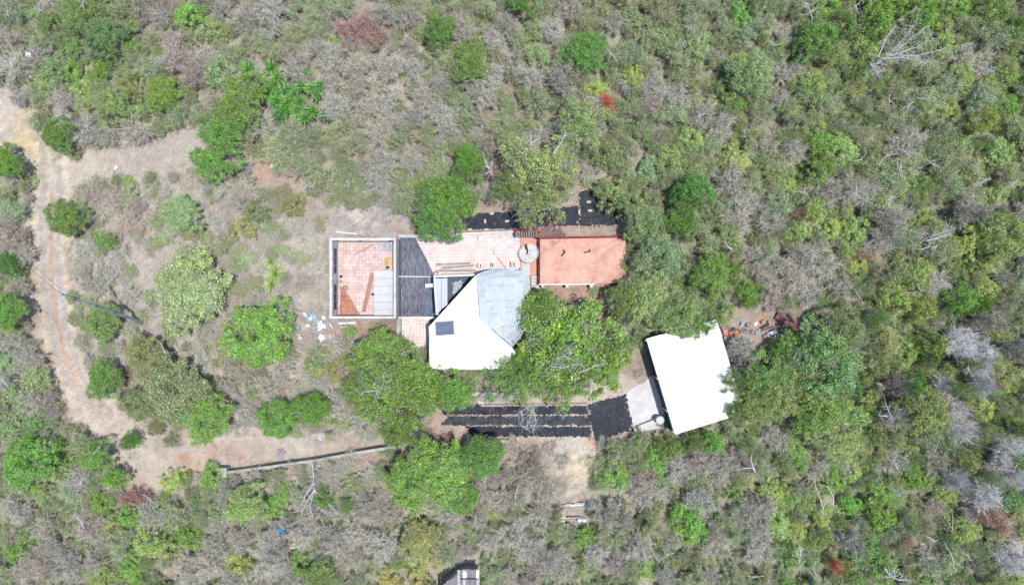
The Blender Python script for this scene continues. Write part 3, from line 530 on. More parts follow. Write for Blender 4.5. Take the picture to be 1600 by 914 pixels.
SEC = ['right of','upper right of','above','upper left of','left of','lower left of','below','lower right of']
def ranked(pts, noun):
    out = {}; from collections import defaultdict
    d = defaultdict(list)
    for i, (x, y) in enumerate(pts):
        k = min(range(len(LM)), key=lambda i: math.hypot(LM[i][1]-x, LM[i][2]-y)); s_ = int(round(math.atan2(LM[k][2]-y, x-LM[k][1])/(math.pi/4))) % 8
        d[(k, s_, noun[i] if isinstance(noun, list) else noun)].append((math.hypot(LM[k][1]-x, LM[k][2]-y), i))
    for (k, s_, nn), l in d.items():
        l.sort()
        for j, (_, i) in enumerate(l): out[i] = ('' if len(l) == 1 else ORD[min(j, 9)]+' ')+nn+' '+SEC[s_]+' '+LM[k][0]
    return out
def nameof(form, code):
    if form in ('tree', 'thin'): return 'tree', 'tree', 'green trees around the property'
    if form == 'bare': return ('bare_bush', 'bare bush', 'leafless bushes in the dry scrub') if code in 'TBWP' else ('flowering_shrub', 'shrub', 'pink flowering shrubs') if code == 'K' else ('red_shrub', 'shrub', 'red leaved shrubs')
    return ('shrub', 'shrub', 'leafy shrubs of the scrub')
WORD = {'tree': 'tree', 'thin': 'open crowned tree', 'shrub': 'shrub', 'loose': 'thin leaved shrub', 'bare': 'bush'}
def prep(pl):
    out = []
    for p in pl:
        x, y, r, code, h, form = p
        k = min(range(len(LM)), key=lambda i: math.hypot(LM[i][1]-x, LM[i][2]-y)); dx, dy = x-LM[k][1], LM[k][2]-y
        s = int(round(math.atan2(dy, dx)/(math.pi/4))) % 8
        out.append([p, k, s, math.hypot(dx, dy), (form, code)])
    from collections import defaultdict
    d = defaultdict(list)
    for o in out: d[(o[1], o[2], o[4])].append(o)
    for key, l in d.items():
        l.sort(key=lambda o: o[3])
        for i, o in enumerate(l):
            w = WORD[key[0][0]] if False else WORD[key[2][0]]
            nm = LOOK[key[2][1]]+' '+w; o.append((nm if len(l) == 1 else ORD[min(i, 9)]+" "+nm)+' '+SEC[key[1]]+' '+LM[key[0]][0])
    return out
def inst(me, name, parent=None):
    o = bpy.data.objects.new(name, me); COL.objects.link(o)
    if parent: o.parent = parent
    return o
def place_plant(p, label, i):
    x, y, r, code, h, form = p; R = r/16*(1.1 if form in ('tree', 'thin') else 1.12)
    if h is None: h = max(1.0, R*1.25)
    if code == 'W': h = min(h, 3.1); R *= 1.15
    q = P(x, y, h*.6); R *= (H-h*.6)/H; gz_ = float(hgt(q[0], q[1]))-.03
    name, cat, grp = nameof(form, code); rr = random.Random(int(x*31+y*17))
    t = TINT[code]; j = 1+.32*(rr.random()-.5); jj = (.07 if code in 'TBWP' else .26)*(rr.random()-.5); t = (t[0]*j*(1+jj), t[1]*j, t[2]*j*(1-jj))
    if form in ('tree', 'thin') and code in 'SD': t = tuple(c*1.22 for c in t)
    rz = rr.random()*6.28; sx = R*(.95+.15*rr.random()); sy = R*(.95+.15*rr.random())
    if form == 'bare' and code in 'TBWP':
        o = inst((FEATH if code == 'W' else BARE)[i % (3 if code == 'W' else 6)], name); parts = [o]; o.location = (q[0], q[1], gz_); o.rotation_euler = (0, 0, rz); o.scale = (sx*1.1, sy*1.1, h*1.15)
        tag(o, label, cat, grp); o['tint'] = t; return
    src = {'tree': TREES, 'thin': THIN, 'shrub': SHRUBS, 'loose': LOOSE, 'bare': LOOSE}[form]; c, b_ = src[i % len(src)]
    e = thing(name, label, cat, (q[0], q[1], gz_), rz, grp)
    co = inst(c, 'crown', e); co['tint'] = t; bo = inst(b_, 'trunk' if form in ('tree', 'thin') else 'branches', e); bo['tint'] = (.33*j, .29*j, .255*j)
    for o in (co, bo): o.scale = (sx, sy, h)
allp = PL+FILL
def vis(p): return -10 < p[0] < 1610 and -10 < p[1] < 924
cnt = {}; indiv = []; rest = []
for p in sorted(allp, key=lambda p: -p[2] if p in PL or True else 0):
    nm = nameof(p[5], p[3])[0]
    if vis(p) and cnt.get(nm, 0) < 298: cnt[nm] = cnt.get(nm, 0)+1; indiv.append(p)
    else: rest.append(p)
for i, o in enumerate(prep(indiv)): place_plant(o[0], ' '.join(o[5].replace('the middle of ', 'mid ').split()[:16]), i)
print('plants', cnt, 'rest', len(rest))

# undergrowth too small and dense to count: instanced on points
def scatter(name, label, pts, sources, mname):
    V = np.array([q[0] for q in pts], dtype=np.float32); me = bpy.data.meshes.new(name); me.vertices.add(len(V)); me.vertices.foreach_set('co', V.ravel())
    a = me.attributes.new('tint', 'FLOAT_COLOR', 'POINT'); a.data.foreach_set('color', np.array([tuple(q[1])+(1,) for q in pts], dtype=np.float32).ravel())
    a = me.attributes.new('scl', 'FLOAT_VECTOR', 'POINT'); a.data.foreach_set('vector', np.array([q[2] for q in pts], dtype=np.float32).ravel())
    a = me.attributes.new('rz', 'FLOAT_VECTOR', 'POINT'); a.data.foreach_set('vector', np.array([(0, 0, q[3]) for q in pts], dtype=np.float32).ravel())
    a = me.attributes.new('idx', 'INT', 'POINT'); a.data.foreach_set('value', np.array([q[4] for q in pts], dtype=np.int32))
    o = bpy.data.objects.new(name, me); COL.objects.link(o); tag(o, label, name.replace('_', ' '), kind='stuff')
    g = bpy.data.node_groups.new(name, 'GeometryNodeTree'); g.interface.new_socket('Geometry', in_out='INPUT', socket_type='NodeSocketGeometry'); g.interface.new_socket('Geometry', in_out='OUTPUT', socket_type='NodeSocketGeometry')
    gi = g.nodes.new('NodeGroupInput'); go = g.nodes.new('NodeGroupOutput'); ip = g.nodes.new('GeometryNodeInstanceOnPoints'); jn = g.nodes.new('GeometryNodeJoinGeometry')
    for s in reversed(sources):
        oi = g.nodes.new('GeometryNodeObjectInfo'); oi.inputs['Object'].default_value = s; oi.inputs['As Instance'].default_value = True; g.links.new(oi.outputs['Geometry'], jn.inputs[0])
    def na(nm, ty):
        k = g.nodes.new('GeometryNodeInputNamedAttribute'); k.data_type = ty; k.inputs['Name'].default_value = nm; return k.outputs['Attribute']
    g.links.new(gi.outputs[0], ip.inputs['Points']); g.links.new(jn.outputs[0], ip.inputs['Instance']); ip.inputs['Pick Instance'].default_value = True
    g.links.new(na('idx', 'INT'), ip.inputs['Instance Index']); g.links.new(na('scl', 'FLOAT_VECTOR'), ip.inputs['Scale']); g.links.new(na('rz', 'FLOAT_VECTOR'), ip.inputs['Rotation'])
    g.links.new(ip.outputs[0], go.inputs[0]); m = o.modifiers.new('scatter', 'NODES'); m.node_group = g; return o
def find(me):
    for o in COL.objects:
        if o.type == 'MESH' and o.data == me: return o
srcL = [find(s[0]) for s in LOOSE]+[find(s[0]) for s in SHRUBS]; srcT = [find(s) for s in BARE]
srcL = [s for s in srcL if s]; srcT = [s for s in srcT if s]
uL, uT = [], []
def under(x, y, r, code, h):
    q = P(x, y, h*.6); R = r/16*1.12; z = float(hgt(q[0], q[1]))-.03; t = TINT[code]; j = rnd.uniform(.85, 1.15); t = tuple(c*j for c in t); pos = (q[0], q[1], z)
    if code in 'TBWPRF': uT.append((pos, t, (R*1.1, R*1.1, h), rnd.random()*6.28, rnd.randrange(len(srcT))))
    else: uL.append((pos, t, (R, R, h), rnd.random()*6.28, rnd.randrange(len(srcL)))); uT.append((pos, (.30, .265, .23), (R, R, h*.9), rnd.random()*6.28, rnd.randrange(len(srcT))))
for p in rest: under(p[0], p[1], p[2], p[3], p[4] or p[2]/16*1.3)
for _ in range(4600):
    x = rnd.uniform(-120, 1720); y = rnd.uniform(-110, 1020)
    if kept(x, y) or inside(PATHS, x, y): continue
    if inside(CLEAR, x, y) and rnd.random() < (.35 if inside(CLEAR[1:2], x, y) and not (300 < y < 460 and 250 < x < 430 and False) else .82): continue
    z = ZONE[min(8, max(0, int(y/101.6)))][min(15, max(0, int(x/100)))]+('SL' if x > 1200 else 'S' if x > 900 else ''); r = rnd.uniform(6, 15); under(x, y, r, rnd.choice(z+'SO'), r/16*rnd.uniform(.5, 1.1)+.15)
scatter('undergrowth', 'low green and olive leafy undergrowth between the bushes', uL, srcL, 'leaf')
scatter('dry_brush', 'low tangle of dry grey twigs between the bushes', uT, srcT, 'twig')

# dry grass and leaf litter on the open soil
def litter():
    N = 150000; x = RNG.uniform(-58, 58, N); y = RNG.uniform(-36, 36, N); px = x*16+800; py = 457-y*16
    kp = np.zeros(N, bool)
    for k in KEEP: kp |= inpoly(px, py, k)
    rd = inpoly(px, py, ROAD); kp |= rd & (RNG.random(N) > .05)
    x, y, px, py = x[~kp], y[~kp], px[~kp], py[~kp]; N = len(x); gc = ground_color(px, py)
    d = RNG.normal(size=(N, 3)); d[:, 2] = np.abs(d[:, 2])*.5+.05; d /= np.linalg.norm(d, axis=1, keepdims=True); L = RNG.uniform(.12, .42, N)[:, None]
    A = np.stack([x, y, hgt(x, y)], 1); B = A+d*L; V, F = seg_strip(A, B, np.full(N, .012), np.full(N, .004), RNG)
    t = RNG.random(N)[:, None]; col = gc*(.75+.75*t)+np.array([.02, .018, .01]); m = plant_mat('dry_stalk', fixed=(1, 1, 1), trans=0, yell=False)
    nn = m.node_tree; a = nn.nodes.new('ShaderNodeAttribute'); a.attribute_name = 'Col'; dd = [k for k in nn.nodes if k.type == 'BSDF_DIFFUSE'][0]; nn.links.new(a.outputs['Color'], dd.inputs[0])
    o = inst(np_mesh('dry_grass', V, F, m, np.clip(np.repeat(col, 4, 0), 0, .75)), 'dry_grass'); tag(o, 'dry grass stalks and twigs lying over the open soil', 'grass', kind='stuff')
litter()

# ------------------------------------------------------------- yuccas and finger cactus
YG = 'yuccas growing in the clump and in the scrub'
YU = """425 108 17 0;391 111 17 0;434 123 15 1;428 135 16 1;412 140 17 0;448 143 15 0;435 161 16 0;451 162 16 1;445 174 16 0;468 161 15 0;465 174 15 1;476 185 15 0;488 174 15 0;508 180 13 3;436 185 15 3;483 117 11 0;473 137 13 0;488 141 13 1;502 137 13 0;498 150 12 0
325 194 15 3;317 188 14 3;368 219 16 3;402 200 14 3;414 194 13 3;422 149 16 1;460 150 13 0;260 868 13 2;315 783 11 4;84 890 15 0;222 806 14 2;236 798 13 2;987 192 12 3;1290 146 13 1;1322 128 12 1;1343 449 12 2;1382 426 13 2;1004 182 9 3;405 125 16 0;399 160 14 1;455 118 11 3;1345 440 10 2"""
YT = [(.085,.23,.04),(.13,.27,.055),(.24,.32,.10),(.06,.16,.045),(.42,.44,.33)]
YN = ['green','fresh green','yellow green','dark green','pale grey']
YQ = [tuple(map(float, q.split())) for q in YU.replace('\n', ';').split(';')]
LM[6] = ('the middle of the yucca clump', 448, 150); YLAB = ranked([q[:2] for q in YQ], [YN[int(q[3])]+' yucca rosette' for q in YQ])
for i, q in enumerate(YU.replace('\n', ';').split(';')):
    x, y, r, c = map(float, q.split()); c = int(c); p = P(x, y, 1.3)
    dx, dy = x-445, y-155; inn = abs(dx) < 80 and abs(dy) < 60
    if inn: lab = '%s yucca, number of the %s row, %s of the clump' % (YN[c], '', '')
    pos = ('upper' if dy < -25 else 'lower' if dy > 15 else 'middle')+' '+('left' if dx < -30 else 'right' if dx > 25 else 'centre')
    lab = '%s yucca rosette in the %s of the yucca clump' % (YN[c], pos) if inn else '%s yucca rosette standing alone %s' % (YN[c], {27:'by the white straw at lower left',28:'beside the lower dirt track',29:'in the bottom left corner scrub'}.get(i, 'in the scrub at %s %s of the picture' % ('upper' if y < 305 else 'lower' if y > 610 else 'mid', 'left' if x < 530 else 'right')))
    lab = YLAB[i]
    t = thing('yucca', lab, 'yucca', (p[0], p[1], float(hgt(p[0], p[1]))), i*1.3, YG)
    f = inst(YUCCA[i % 3], 'foliage', t); R = r/16*1.15; f.scale = (R, R, R*.8); f.location = (0, 0, 1.2 if inn else .2); f['tint'] = YT[c]
    MB().tube([(0,0,0),(.03,.02,1.6 if inn else .5)], .09, 6).build('trunk', M_BARK, t)
for i, (x, y, r) in enumerate([(420,408,15),(427,428,19),(421,445,15)]):
    p = P(x, y, .8); t = thing('succulent', ['upper','middle','lower'][i]+' pale green finger branched succulent of three left of the roofless room', 'succulent', (p[0], p[1], 0), i, 'finger branched succulents')
    f = inst(FINGER[0], 'foliage', t); R = r/16; f.scale = (R, R, R*.7); f['tint'] = (.25,.34,.12)

# ------------------------------------------------------------- dead limbs
def limb_mesh(paths, w, base, seed=1, twig=3):
    m = MB(); r = random.Random(seed); w *= .72
    for pts in paths:
        pts = [tuple(Vector(p)-Vector(base)) for p in pts]; n = len(pts)
        m.tube(pts, [w*(1-.72*i/(n-1)) for i in range(n)], 5)
        for k in range(1, n):
            for _ in range(twig):
                a = Vector(pts[k-1]).lerp(Vector(pts[k]), r.random()); d = Vector((r.gauss(0, 1), r.gauss(0, 1), r.gauss(.2, .5))).normalized(); L = r.uniform(.3, .9)
                b_ = a+d*L; c = b_+(d+Vector((r.gauss(0,.5), r.gauss(0,.5), .1)))*L*.5
                m.tube([a, b_, c], [w*.28, w*.2, w*.08], 4)
    return m
DEADS = [('white forked dead limb above the lower right scrub', [[(1180,737),(1176,731),(1163,731),(1152,734)],[(1180,737),(1173,718),(1176,707)]], 3.4, .10, 0),
 ('white crooked dead snag with two long limbs', [[(1287,795),(1280,775),(1273,755),(1274,742)],[(1302,790),(1302,775),(1293,760),(1278,756)]], 3.4, .09, 2),
 ('bright white dead stub near the scarlet shrub at bottom', [[(1249,878),(1251,860),(1248,850)],[(1247,868),(1243,862)],[(1251,862),(1256,856)]], 3, .11, 2),
 ('short white hooked dead limb low in the right scrub', [[(1276,898),(1271,890),(1274,875)]], 2.6, .09, 1),
 ('pale blue white dead crown at the bottom edge', [[(1383,888),(1392,900),(1405,906),(1430,905)],[(1384,900),(1392,900)],[(1396,890),(1398,902)],[(1405,906),(1412,895)]], 3, .12, 4),
 ('white forked dead twig under the pale feathery tree', [[(1459,586),(1469,593),(1467,601)],[(1459,600),(1465,606),(1470,603)]], 4, .07, 1),
 ('white branched dead sapling left of the pale feathery tree', [[(1396,660),(1391,648),(1384,631)],[(1393,652),(1399,640)],[(1391,650),(1372,649)],[(1394,655),(1402,648)]], 3.6, .10, 5),
 ('pale dead branches in the gap between the trees north of house', [[(769,274),(768,262),(770,247)],[(764,264),(758,252),(754,238)],[(768,268),(758,272)],[(766,262),(750,260)]], 3, .10, 3),
 ('white curved dead limb above the long green thicket', [[(1143,390),(1135,383),(1133,375)]], 3.2, .12, 0),
 ('thin white dead limb at upper right', [[(1346,249),(1353,240),(1351,230)],[(1346,249),(1338,252)]], 3.6, .07, 1),
 ('arched grey dead limb at upper right', [[(1374,258),(1380,248),(1389,243),(1401,241)]], 3.6, .07, 2),
 ('long dead grey branches raking to the right', [[(1445,373),(1460,368),(1478,361),(1494,357)],[(1447,376),(1465,372),(1485,366)],[(1440,390),(1452,385),(1462,388)]], 3.6, .08, 5),
 ('straight pale dead limb rising over green shrubs', [[(1380,325),(1388,312),(1409,298)],[(1388,312),(1400,307)]], 3.6, .08, 3),
 ('dark forked trunk leaning on the left clearing', [[(343,612),(347,590),(353,563)],[(347,590),(356,604)]], 1.6, .13, 2),
 ('thin pale dead limb on olive tree at left', [[(258,552),(252,538),(241,527)]], 4.6, .06, 1),
 ('wavy pale dead limb at lower left', [[(131,825),(125,812),(116,805),(118,793),(122,781)],[(116,805),(110,812)]], 2.4, .07, 1),
 ('grey dead tree fanned downward below the wall', [[(488,725),(490,745),(491,765)],[(491,765),(478,785),(470,805)],[(491,765),(505,778),(518,792),(526,803)],[(491,765),(484,790),(490,812)],[(490,755),(476,775),(472,790)],[(491,765),(500,790),(512,806)]], 1.6, .10, 9),
 ('big grey dead limb fallen across the upper right thicket', [[(1372,100),(1400,75),(1420,50),(1434,28)],[(1380,92),(1410,90),(1445,98),(1462,95)],[(1385,85),(1430,88),(1476,77)],[(1400,80),(1425,60),(1447,42)],[(1372,90),(1385,60),(1400,40)],[(1360,100),(1368,108),(1371,116)],[(1390,88),(1430,75),(1460,60)]], 4.2, .075, 22),
 ('long grey dead stem slanting in the upper middle scrub', [[(965,96),(955,85),(945,72)],[(935,60),(945,48)]], 3, .06, 2),
 ('white dead limb on the big round tree east of house', [[(870,560),(888,552),(892,535)],[(880,556),(905,566)],[(905,582),(930,572),(948,566)],[(860,572),(880,575),(905,566)]], 7.8, .055, 9),
 ('bare grey branches hanging over the black fabric strips', [[(830,610),(835,630),(828,655),(822,672)],[(835,630),(815,642),(805,650)],[(833,640),(838,660),(832,676)],[(770,630),(785,625),(800,628)],[(815,642),(818,660)]], 4.2, .06, 16),
 ('grey dead crown in the big tree left of the house', [[(590,610),(600,600),(598,585)],[(590,610),(570,612),(560,618)],[(590,610),(585,625)],[(604,597),(612,592)]], 5.8, .05, 8),
 ('white ribbed dead limb lying on the lime tree canopy', [[(815,240),(830,232),(828,210)],[(828,225),(845,215)],[(865,240),(878,222),(884,205)]], 6.4, .08, 8),
 ('pale dead limb standing above lower right green shrubs', [[(1490,878),(1487,868),(1480,855),(1476,846)]], 3, .07, 1),
 ('thin upright white dead stem at lower right', [[(1488,828),(1489,812),(1487,795)]], 3, .06, 1),
 ('short pale dead stem below the pale feathery tree', [[(1461,706),(1465,695),(1468,685)]], 4, .07, 0),
 ('pale dead limb beside the feathery trees at right edge', [[(1567,790),(1557,780),(1545,770)]], 4, .07, 1),
 ('grey dead branches at the upper edge right of centre', [[(1270,30),(1265,18),(1262,4)],[(1266,20),(1275,14),(1282,14)],[(1258,10),(1262,4)]], 4, .08, 4),
 ('pale grey dead limb by the long trunk in lower middle scrub', [[(968,790),(970,770),(976,755)]], 2.4, .08, 3),
 ('grey dead twigs beside the red leaf patch', [[(1270,400),(1290,388),(1310,380)],[(1285,391),(1300,392)]], 2.8, .06, 5)]
for i, (lab, paths, z, w, tw) in enumerate(DEADS):
    r = random.Random(i); b0 = P(*paths[0][0], z); W_ = [[tuple(Vector(P(x, y, z+r.uniform(-.1,.1)+.25*k))) for k, (x, y) in enumerate(pp)] for pp in paths]
    foot = P(*paths[0][0], z); W_[0] = [(foot[0]+.1, foot[1]-.1, float(hgt(foot[0], foot[1])))]+W_[0]
    o = limb_mesh(W_, w, (b0[0], b0[1], 0), i, tw).build('dead_branch', M_BARK if 'dark' in lab else M_DEAD); o.location = (b0[0], b0[1], 0); tag(o, lab, 'dead branch')
rr = random.Random(77); k = 0; STK = []
while k < 70:                                # pale dead sticks that poke out all over the thicket
    x = rr.uniform(0, 1600); y = rr.uniform(0, 914)
    if kept(x, y) or inside([ROAD], x, y) or inside(CLEAR, x, y) or (x < 700 and rr.random() < .6): continue
    z = rr.uniform(1.8, 4); a = rr.random()*6.28; L = rr.uniform(10, 34); pts = []; cx, cy = x, y
    for j in range(4): pts.append((cx, cy)); a += rr.gauss(0, .35); cx += math.cos(a)*L/3; cy += math.sin(a)*L/3
    W_ = [[P(px, py, z+.2*j) for j, (px, py) in enumerate(pts)]]; b0 = P(x, y, z); g0 = float(hgt(b0[0], b0[1])); W_[0] = [(b0[0], b0[1], g0)]+W_[0]
    W_.append([W_[0][2], P(pts[2][0]+rr.uniform(-12, 12), pts[2][1]+rr.uniform(-12, 12), z+.4)])
    o = limb_mesh(W_, rr.uniform(.035, .07), (b0[0], b0[1], g0), k+90, rr.choice((1, 2, 4))).build('dead_branch', M_DEAD); o.location = (b0[0], b0[1], g0)
    tag(o, 'x', 'dead branch', 'dead branches poking out of the scrub'); k += 1; STK.append(((x, y), o))
for i, l in ranked([q[0] for q in STK], 'thin pale dead stick').items(): STK[i][1]['label'] = l

# ------------------------------------------------------------- sheets and shells
def grid_sheet(name, corners, z, m, parent=None, nx=30, ny=16, amp=.04, seed=0, edge=.08, wav=.5, zc=None):
    """a cloth or sheet over a quad given in world xy (corner order around), with folds, ragged edge and thickness"""
    c = [Vector((p[0], p[1], (zc[i] if zc else z))) for i, p in enumerate(corners)]; V = []; r = np.random.default_rng(seed)
    for i in range(nx+1):
        for j in range(ny+1):
            u, v = i/nx, j/ny; q = c[0]*(1-u)*(1-v)+c[1]*u*(1-v)+c[2]*u*v+c[3]*(1-u)*v
            if i in (0, nx) or j in (0, ny): q = q+Vector((r.normal()*edge, r.normal()*edge, 0))
            V.append(q)
    A = np.array(V); fold = vnoise(A[:, 0]+A[:, 1]*.3, A[:, 1], wav, seed+50)+.5*vnoise(A[:, 0], A[:, 1]-A[:, 0]*.4, wav*.4, seed+51); A[:, 2] += (fold-.4)*amp
    F = [(i*(ny+1)+j, (i+1)*(ny+1)+j, (i+1)*(ny+1)+j+1, i*(ny+1)+j+1) for i in range(nx) for j in range(ny)]
    a = Vector(A[F[0][1]])-Vector(A[F[0][0]]); b_ = Vector(A[F[0][2]])-Vector(A[F[0][0]])
    if a.cross(b_).z < 0: F = [f[::-1] for f in F]
    o = MB().add([tuple(v) for v in A], F).build(name, m, parent)
    if parent is not None: o.location = -Vector(parent.location)
    s_ = o.modifiers.new('thickness', 'SOLIDIFY'); s_.thickness = .012; s_.offset = -1; return o
def part(mb, name, m, th, bevel=0):         # world-coordinate part under an unrotated thing
    o = mb.build(name, m, th, bevel); o.location = -Vector(th.location); return o
def xy(px, py, z=0): p = P(px, py, z); return (p[0], p[1])
def solo(mb, name, m, label, cat, group=None, bevel=0): return tag(mb.build(name, m, None, bevel), label, cat, group)

# ------------------------------------------------------------- the roofless room and terraces
room = thing('roofless_room', 'roofless room with pink tiled floor, white walls and two window openings', 'ruined room', (-14, 1.2, 0))
ZT = 2.6; X0, Y1 = xy(515, 372, ZT); X1, Y0 = xy(619, 497.5, ZT); T = .2
part(MB().box(X0+T, Y0+T, 0, X1-T, Y1-T, .15), 'tiled_floor', TILE2, room)
wy_ = [xy(520, y, 1.4)[1] for y in (388, 428, 444, 484)]
wm = MB()
wm.box(X0, Y0, 0, X0+T, Y1, .75).box(X0, Y0, 2.25, X0+T, Y1, ZT)
for a, b_ in ((Y0, wy_[3]), (wy_[2], wy_[1]), (wy_[0], Y1)): wm.box(X0, a, .75, X0+T, b_, 2.25)
part(wm, 'wall', WALLW, room)
wx = [xy(x, 378, 1.4)[0] for x in (534, 563, 570, 609)]
nm_ = MB(); nm_.box(X0+T, Y1-T, 0, X1-T, Y1, .9).box(X0+T, Y1-T, 2.2, X1-T, Y1, ZT)
for a, b_ in ((X0+T, wx[0]), (wx[1], wx[2]), (wx[3], X1-T)): nm_.box(a, Y1-T, .9, b_, Y1, 2.2)
part(nm_, 'wall', WALLW, room)
part(MB().box(X0+T, Y0, 0, X1-T, Y0+T, ZT), 'wall', WALLW, room)
part(MB().box(X1-T, Y0, 0, X1, Y1, ZT), 'wall', WALLT, room)
part(MB().box(X1-T-.03, Y0+.02, ZT, X1-.12, Y1-.02, ZT+.05), 'coping', WALLW, room)
for k in (0, 2):
    w = MB().box(X0+.19, wy_[k+1], .75, X0+.25, wy_[k], .82).box(X0+.19, wy_[k+1], 2.18, X0+.25, wy_[k], 2.25)
    for q in range(4):
        yy = wy_[k+1]+(wy_[k]-wy_[k+1]-.06)*q/3; w.box(X0+.19, yy, .82, X0+.25, yy+.06, 2.18)
    wo = part(w, 'window', METAL, room)
    pn = MB().box(X0+.215, wy_[k+1]+.06, .82, X0+.23, wy_[k]-.06, 2.18).build('pane', GLASS, wo)
for k in (0, 2):
    w = MB().box(wx[k], Y1-.25, .9, wx[k+1], Y1-.19, .97).box(wx[k], Y1-.25, 2.13, wx[k+1], Y1-.19, 2.2)
    for q in range(4):
        xx = wx[k]+(wx[k+1]-wx[k]-.06)*q/3; w.box(xx, Y1-.25, .97, xx+.06, Y1-.19, 2.13)
    wo = part(w, 'window', METAL, room); MB().box(wx[k]+.06, Y1-.235, .97, wx[k+1]-.06, Y1-.22, 2.13).build('pane', GLASS, wo)
# concrete deck in the room, of cast planks
ys_ = [xy(0, y, 1.0)[1] for y in (422, 435, 447.5, 460, 472, 484, 495)]; xa, xb = xy(584, 0, 1.0)[0], X1-T-.01
dk = thing('concrete_deck', 'grey concrete deck of six cast slabs inside the roofless room', 'concrete deck', ((xa+xb)/2, (ys_[0]+ys_[-1])/2, .15))
for i in range(6): part(MB().box(xa+(.03 if i % 2 else 0), max(ys_[i+1]+.012, Y0+T+.01), .85, xb, ys_[i]-.012, 1.0-.008*(i % 3)), 'slab', CONC, dk, .01)
part(MB().box(xa+.15, ys_[-1]+.15, .15, xb-.05, ys_[0]-.1, .85), 'base', WALLT, dk)
def rod(name, a, b_, w, h, m, label, cat, group=None):   # a plank or bar between two (px,py,z)
    A = P(*a); B = P(*b_); d = (Vector(B)-Vector(A)).normalized(); u = d.cross(Vector((0,0,1))).normalized()*(w/2); n_ = u.cross(d).normalized()*(h/2)
    mb = MB().add([tuple(Vector(p)+s1*u+s2*n_) for p in (A, B) for s1, s2 in ((-1,-1),(1,-1),(1,1),(-1,1))], [(0,1,2,3),(7,6,5,4),(0,4,5,1),(1,5,6,2),(2,6,7,3),(3,7,4,0)])
    return solo(mb, name, m, label, cat, group)
rod('plank', (582,427,.95), (568,487,.25), .36, .06, WOODB, 'long brown plank leaning on the concrete deck in the roofless room', 'plank')
rod('stick', (553,399,.2), (583,382,.2), .07, .05, WOODG, 'thin grey stick lying on the pink tiles', 'stick')
grid_sheet('crumpled_sheet', [xy(590,380,.3), xy(612,380,.3), xy(611,392,.3), xy(594,391,.3)], .3, TARPB, None, 14, 10, .3, 3, .05, .3)
tag([o for o in COL.objects if o.name == 'crumpled_sheet'][0], 'crumpled pale blue sheet in the corner of the roofless room', 'tarp')
def heap(name, poly, h, m, label, cat, seed=0, z0=.15, n=14):
    cx = sum(p[0] for p in poly)/len(poly); cy = sum(p[1] for p in poly)/len(poly); r = random.Random(seed); V = [P(cx, cy, z0)]; V[0] = (V[0][0], V[0][1], z0+h); rim = []
    for i in range(len(poly)):
        a, b_ = poly[i], poly[(i+1) % len(poly)]
        for t in range(5): rim.append((a[0]+(b_[0]-a[0])*t/5+r.uniform(-.8,.8), a[1]+(b_[1]-a[1])*t/5+r.uniform(-.8,.8)))
    N = len(rim); F = []
    for ring, (s_, hh) in enumerate(((.35, .85), (.7, .45), (1, .02))):
        for x, y in rim:
            q = xy(cx+(x-cx)*s_, cy+(y-cy)*s_, z0); V.append((q[0], q[1], z0+max(.012, h*hh*(1+r.uniform(-.35,.35)))))
    for i in range(N): F.append((0, 1+i, 1+(i+1) % N))
    for k in range(2):
        for i in range(N): F.append((1+k*N+i, 1+(k+1)*N+i, 1+(k+1)*N+(i+1) % N, 1+k*N+(i+1) % N))
    lo = len(V)
    for i in range(N): v = V[1+2*N+i]; V.append((v[0], v[1], z0-.02))
    for i in range(N): F.append((1+2*N+i, lo+i, lo+(i+1) % N, 1+2*N+(i+1) % N))
    o = MB().add(V, F); return solo(o, name, m, label, cat)
heap('soil_heap', [(531,447),(536,450),(548,466),(563,492),(531,493)], .22, REDSOIL, 'orange soil heap in the lower left corner of the roofless room', 'soil heap', 1)
heap('powder_heap', [(600,403),(608,401),(612,408),(608,415),(601,414)], .12, YELL, 'yellow powder heap beside the crumpled sheet', 'powder heap', 2)
p = P(540, 450, .4); pot = thing('plant_pot', 'round empty pot on the worn pink tiles', 'plant pot', (p[0], p[1], .15))
part(MB().tube([(p[0],p[1],.15),(p[0],p[1],.5)], [.2,.26], 14, False), 'body', BLOCKR, pot); part(MB().tube([(p[0],p[1],.30),(p[0],p[1],.32)], .23, 14), 'soil', WOODG, pot)
for i, (x, y) in enumerate(((533,432),(532,440),(583,460),(606,418))):
    p = P(x, y, .3); solo(MB().box(p[0]-.15, p[1]-.12, .15, p[0]+.12, p[1]+.13, .38), 'rubble_block', [BLACKM, BLOCKR, BLACKM, BLACKM][i], ['dark chunk by the west wall windows','pinkish block by the west wall','dark box at the deck edge','dark scrap above the deck'][i], 'rubble')
# terraces
terr = thing('terrace', 'bright pink tiled terrace between the roofless room and the white roof', 'terrace', (-4, 3, 0))
def pl(*q, z=0): return [xy(x, y, z) for x, y in q]
part(MB().prism(pl((624,368),(690,369),(690,366),(812,362),(813,418),(800,425),(745,433),(683,436),(683,496),(624,496), z=.2), 0, .2), 'tiled_floor', TILE, terr)
part(MB().prism(pl((627,498.5),(672,498.5),(672,585),(627,562), z=.14), 0, .14), 'tiled_floor', TILE, terr)
part(MB().obox(xy(622,369,1.0), xy(690,369.5,1.0), .3, .2, 1.0), 'parapet', WALLT, terr)
part(MB().obox(xy(691,367,.4), xy(811,362,.4), .2, .2, .42), 'parapet', WALLW, terr)
part(MB().obox(xy(622.5,499,.8), xy(622.5,556,.8), .42, 0, .8), 'parapet', OLDC, terr)
part(MB().obox(xy(622,496.5,.9), xy(680,496.5,.9), .24, .2, .9), 'parapet', WALLW, terr)
part(MB().prism(pl((812.6,362),(843,366),(843,430),(829,430),(829,450),(812.6,450), z=.26), 0, .26), 'paved_floor', BRICK, terr)
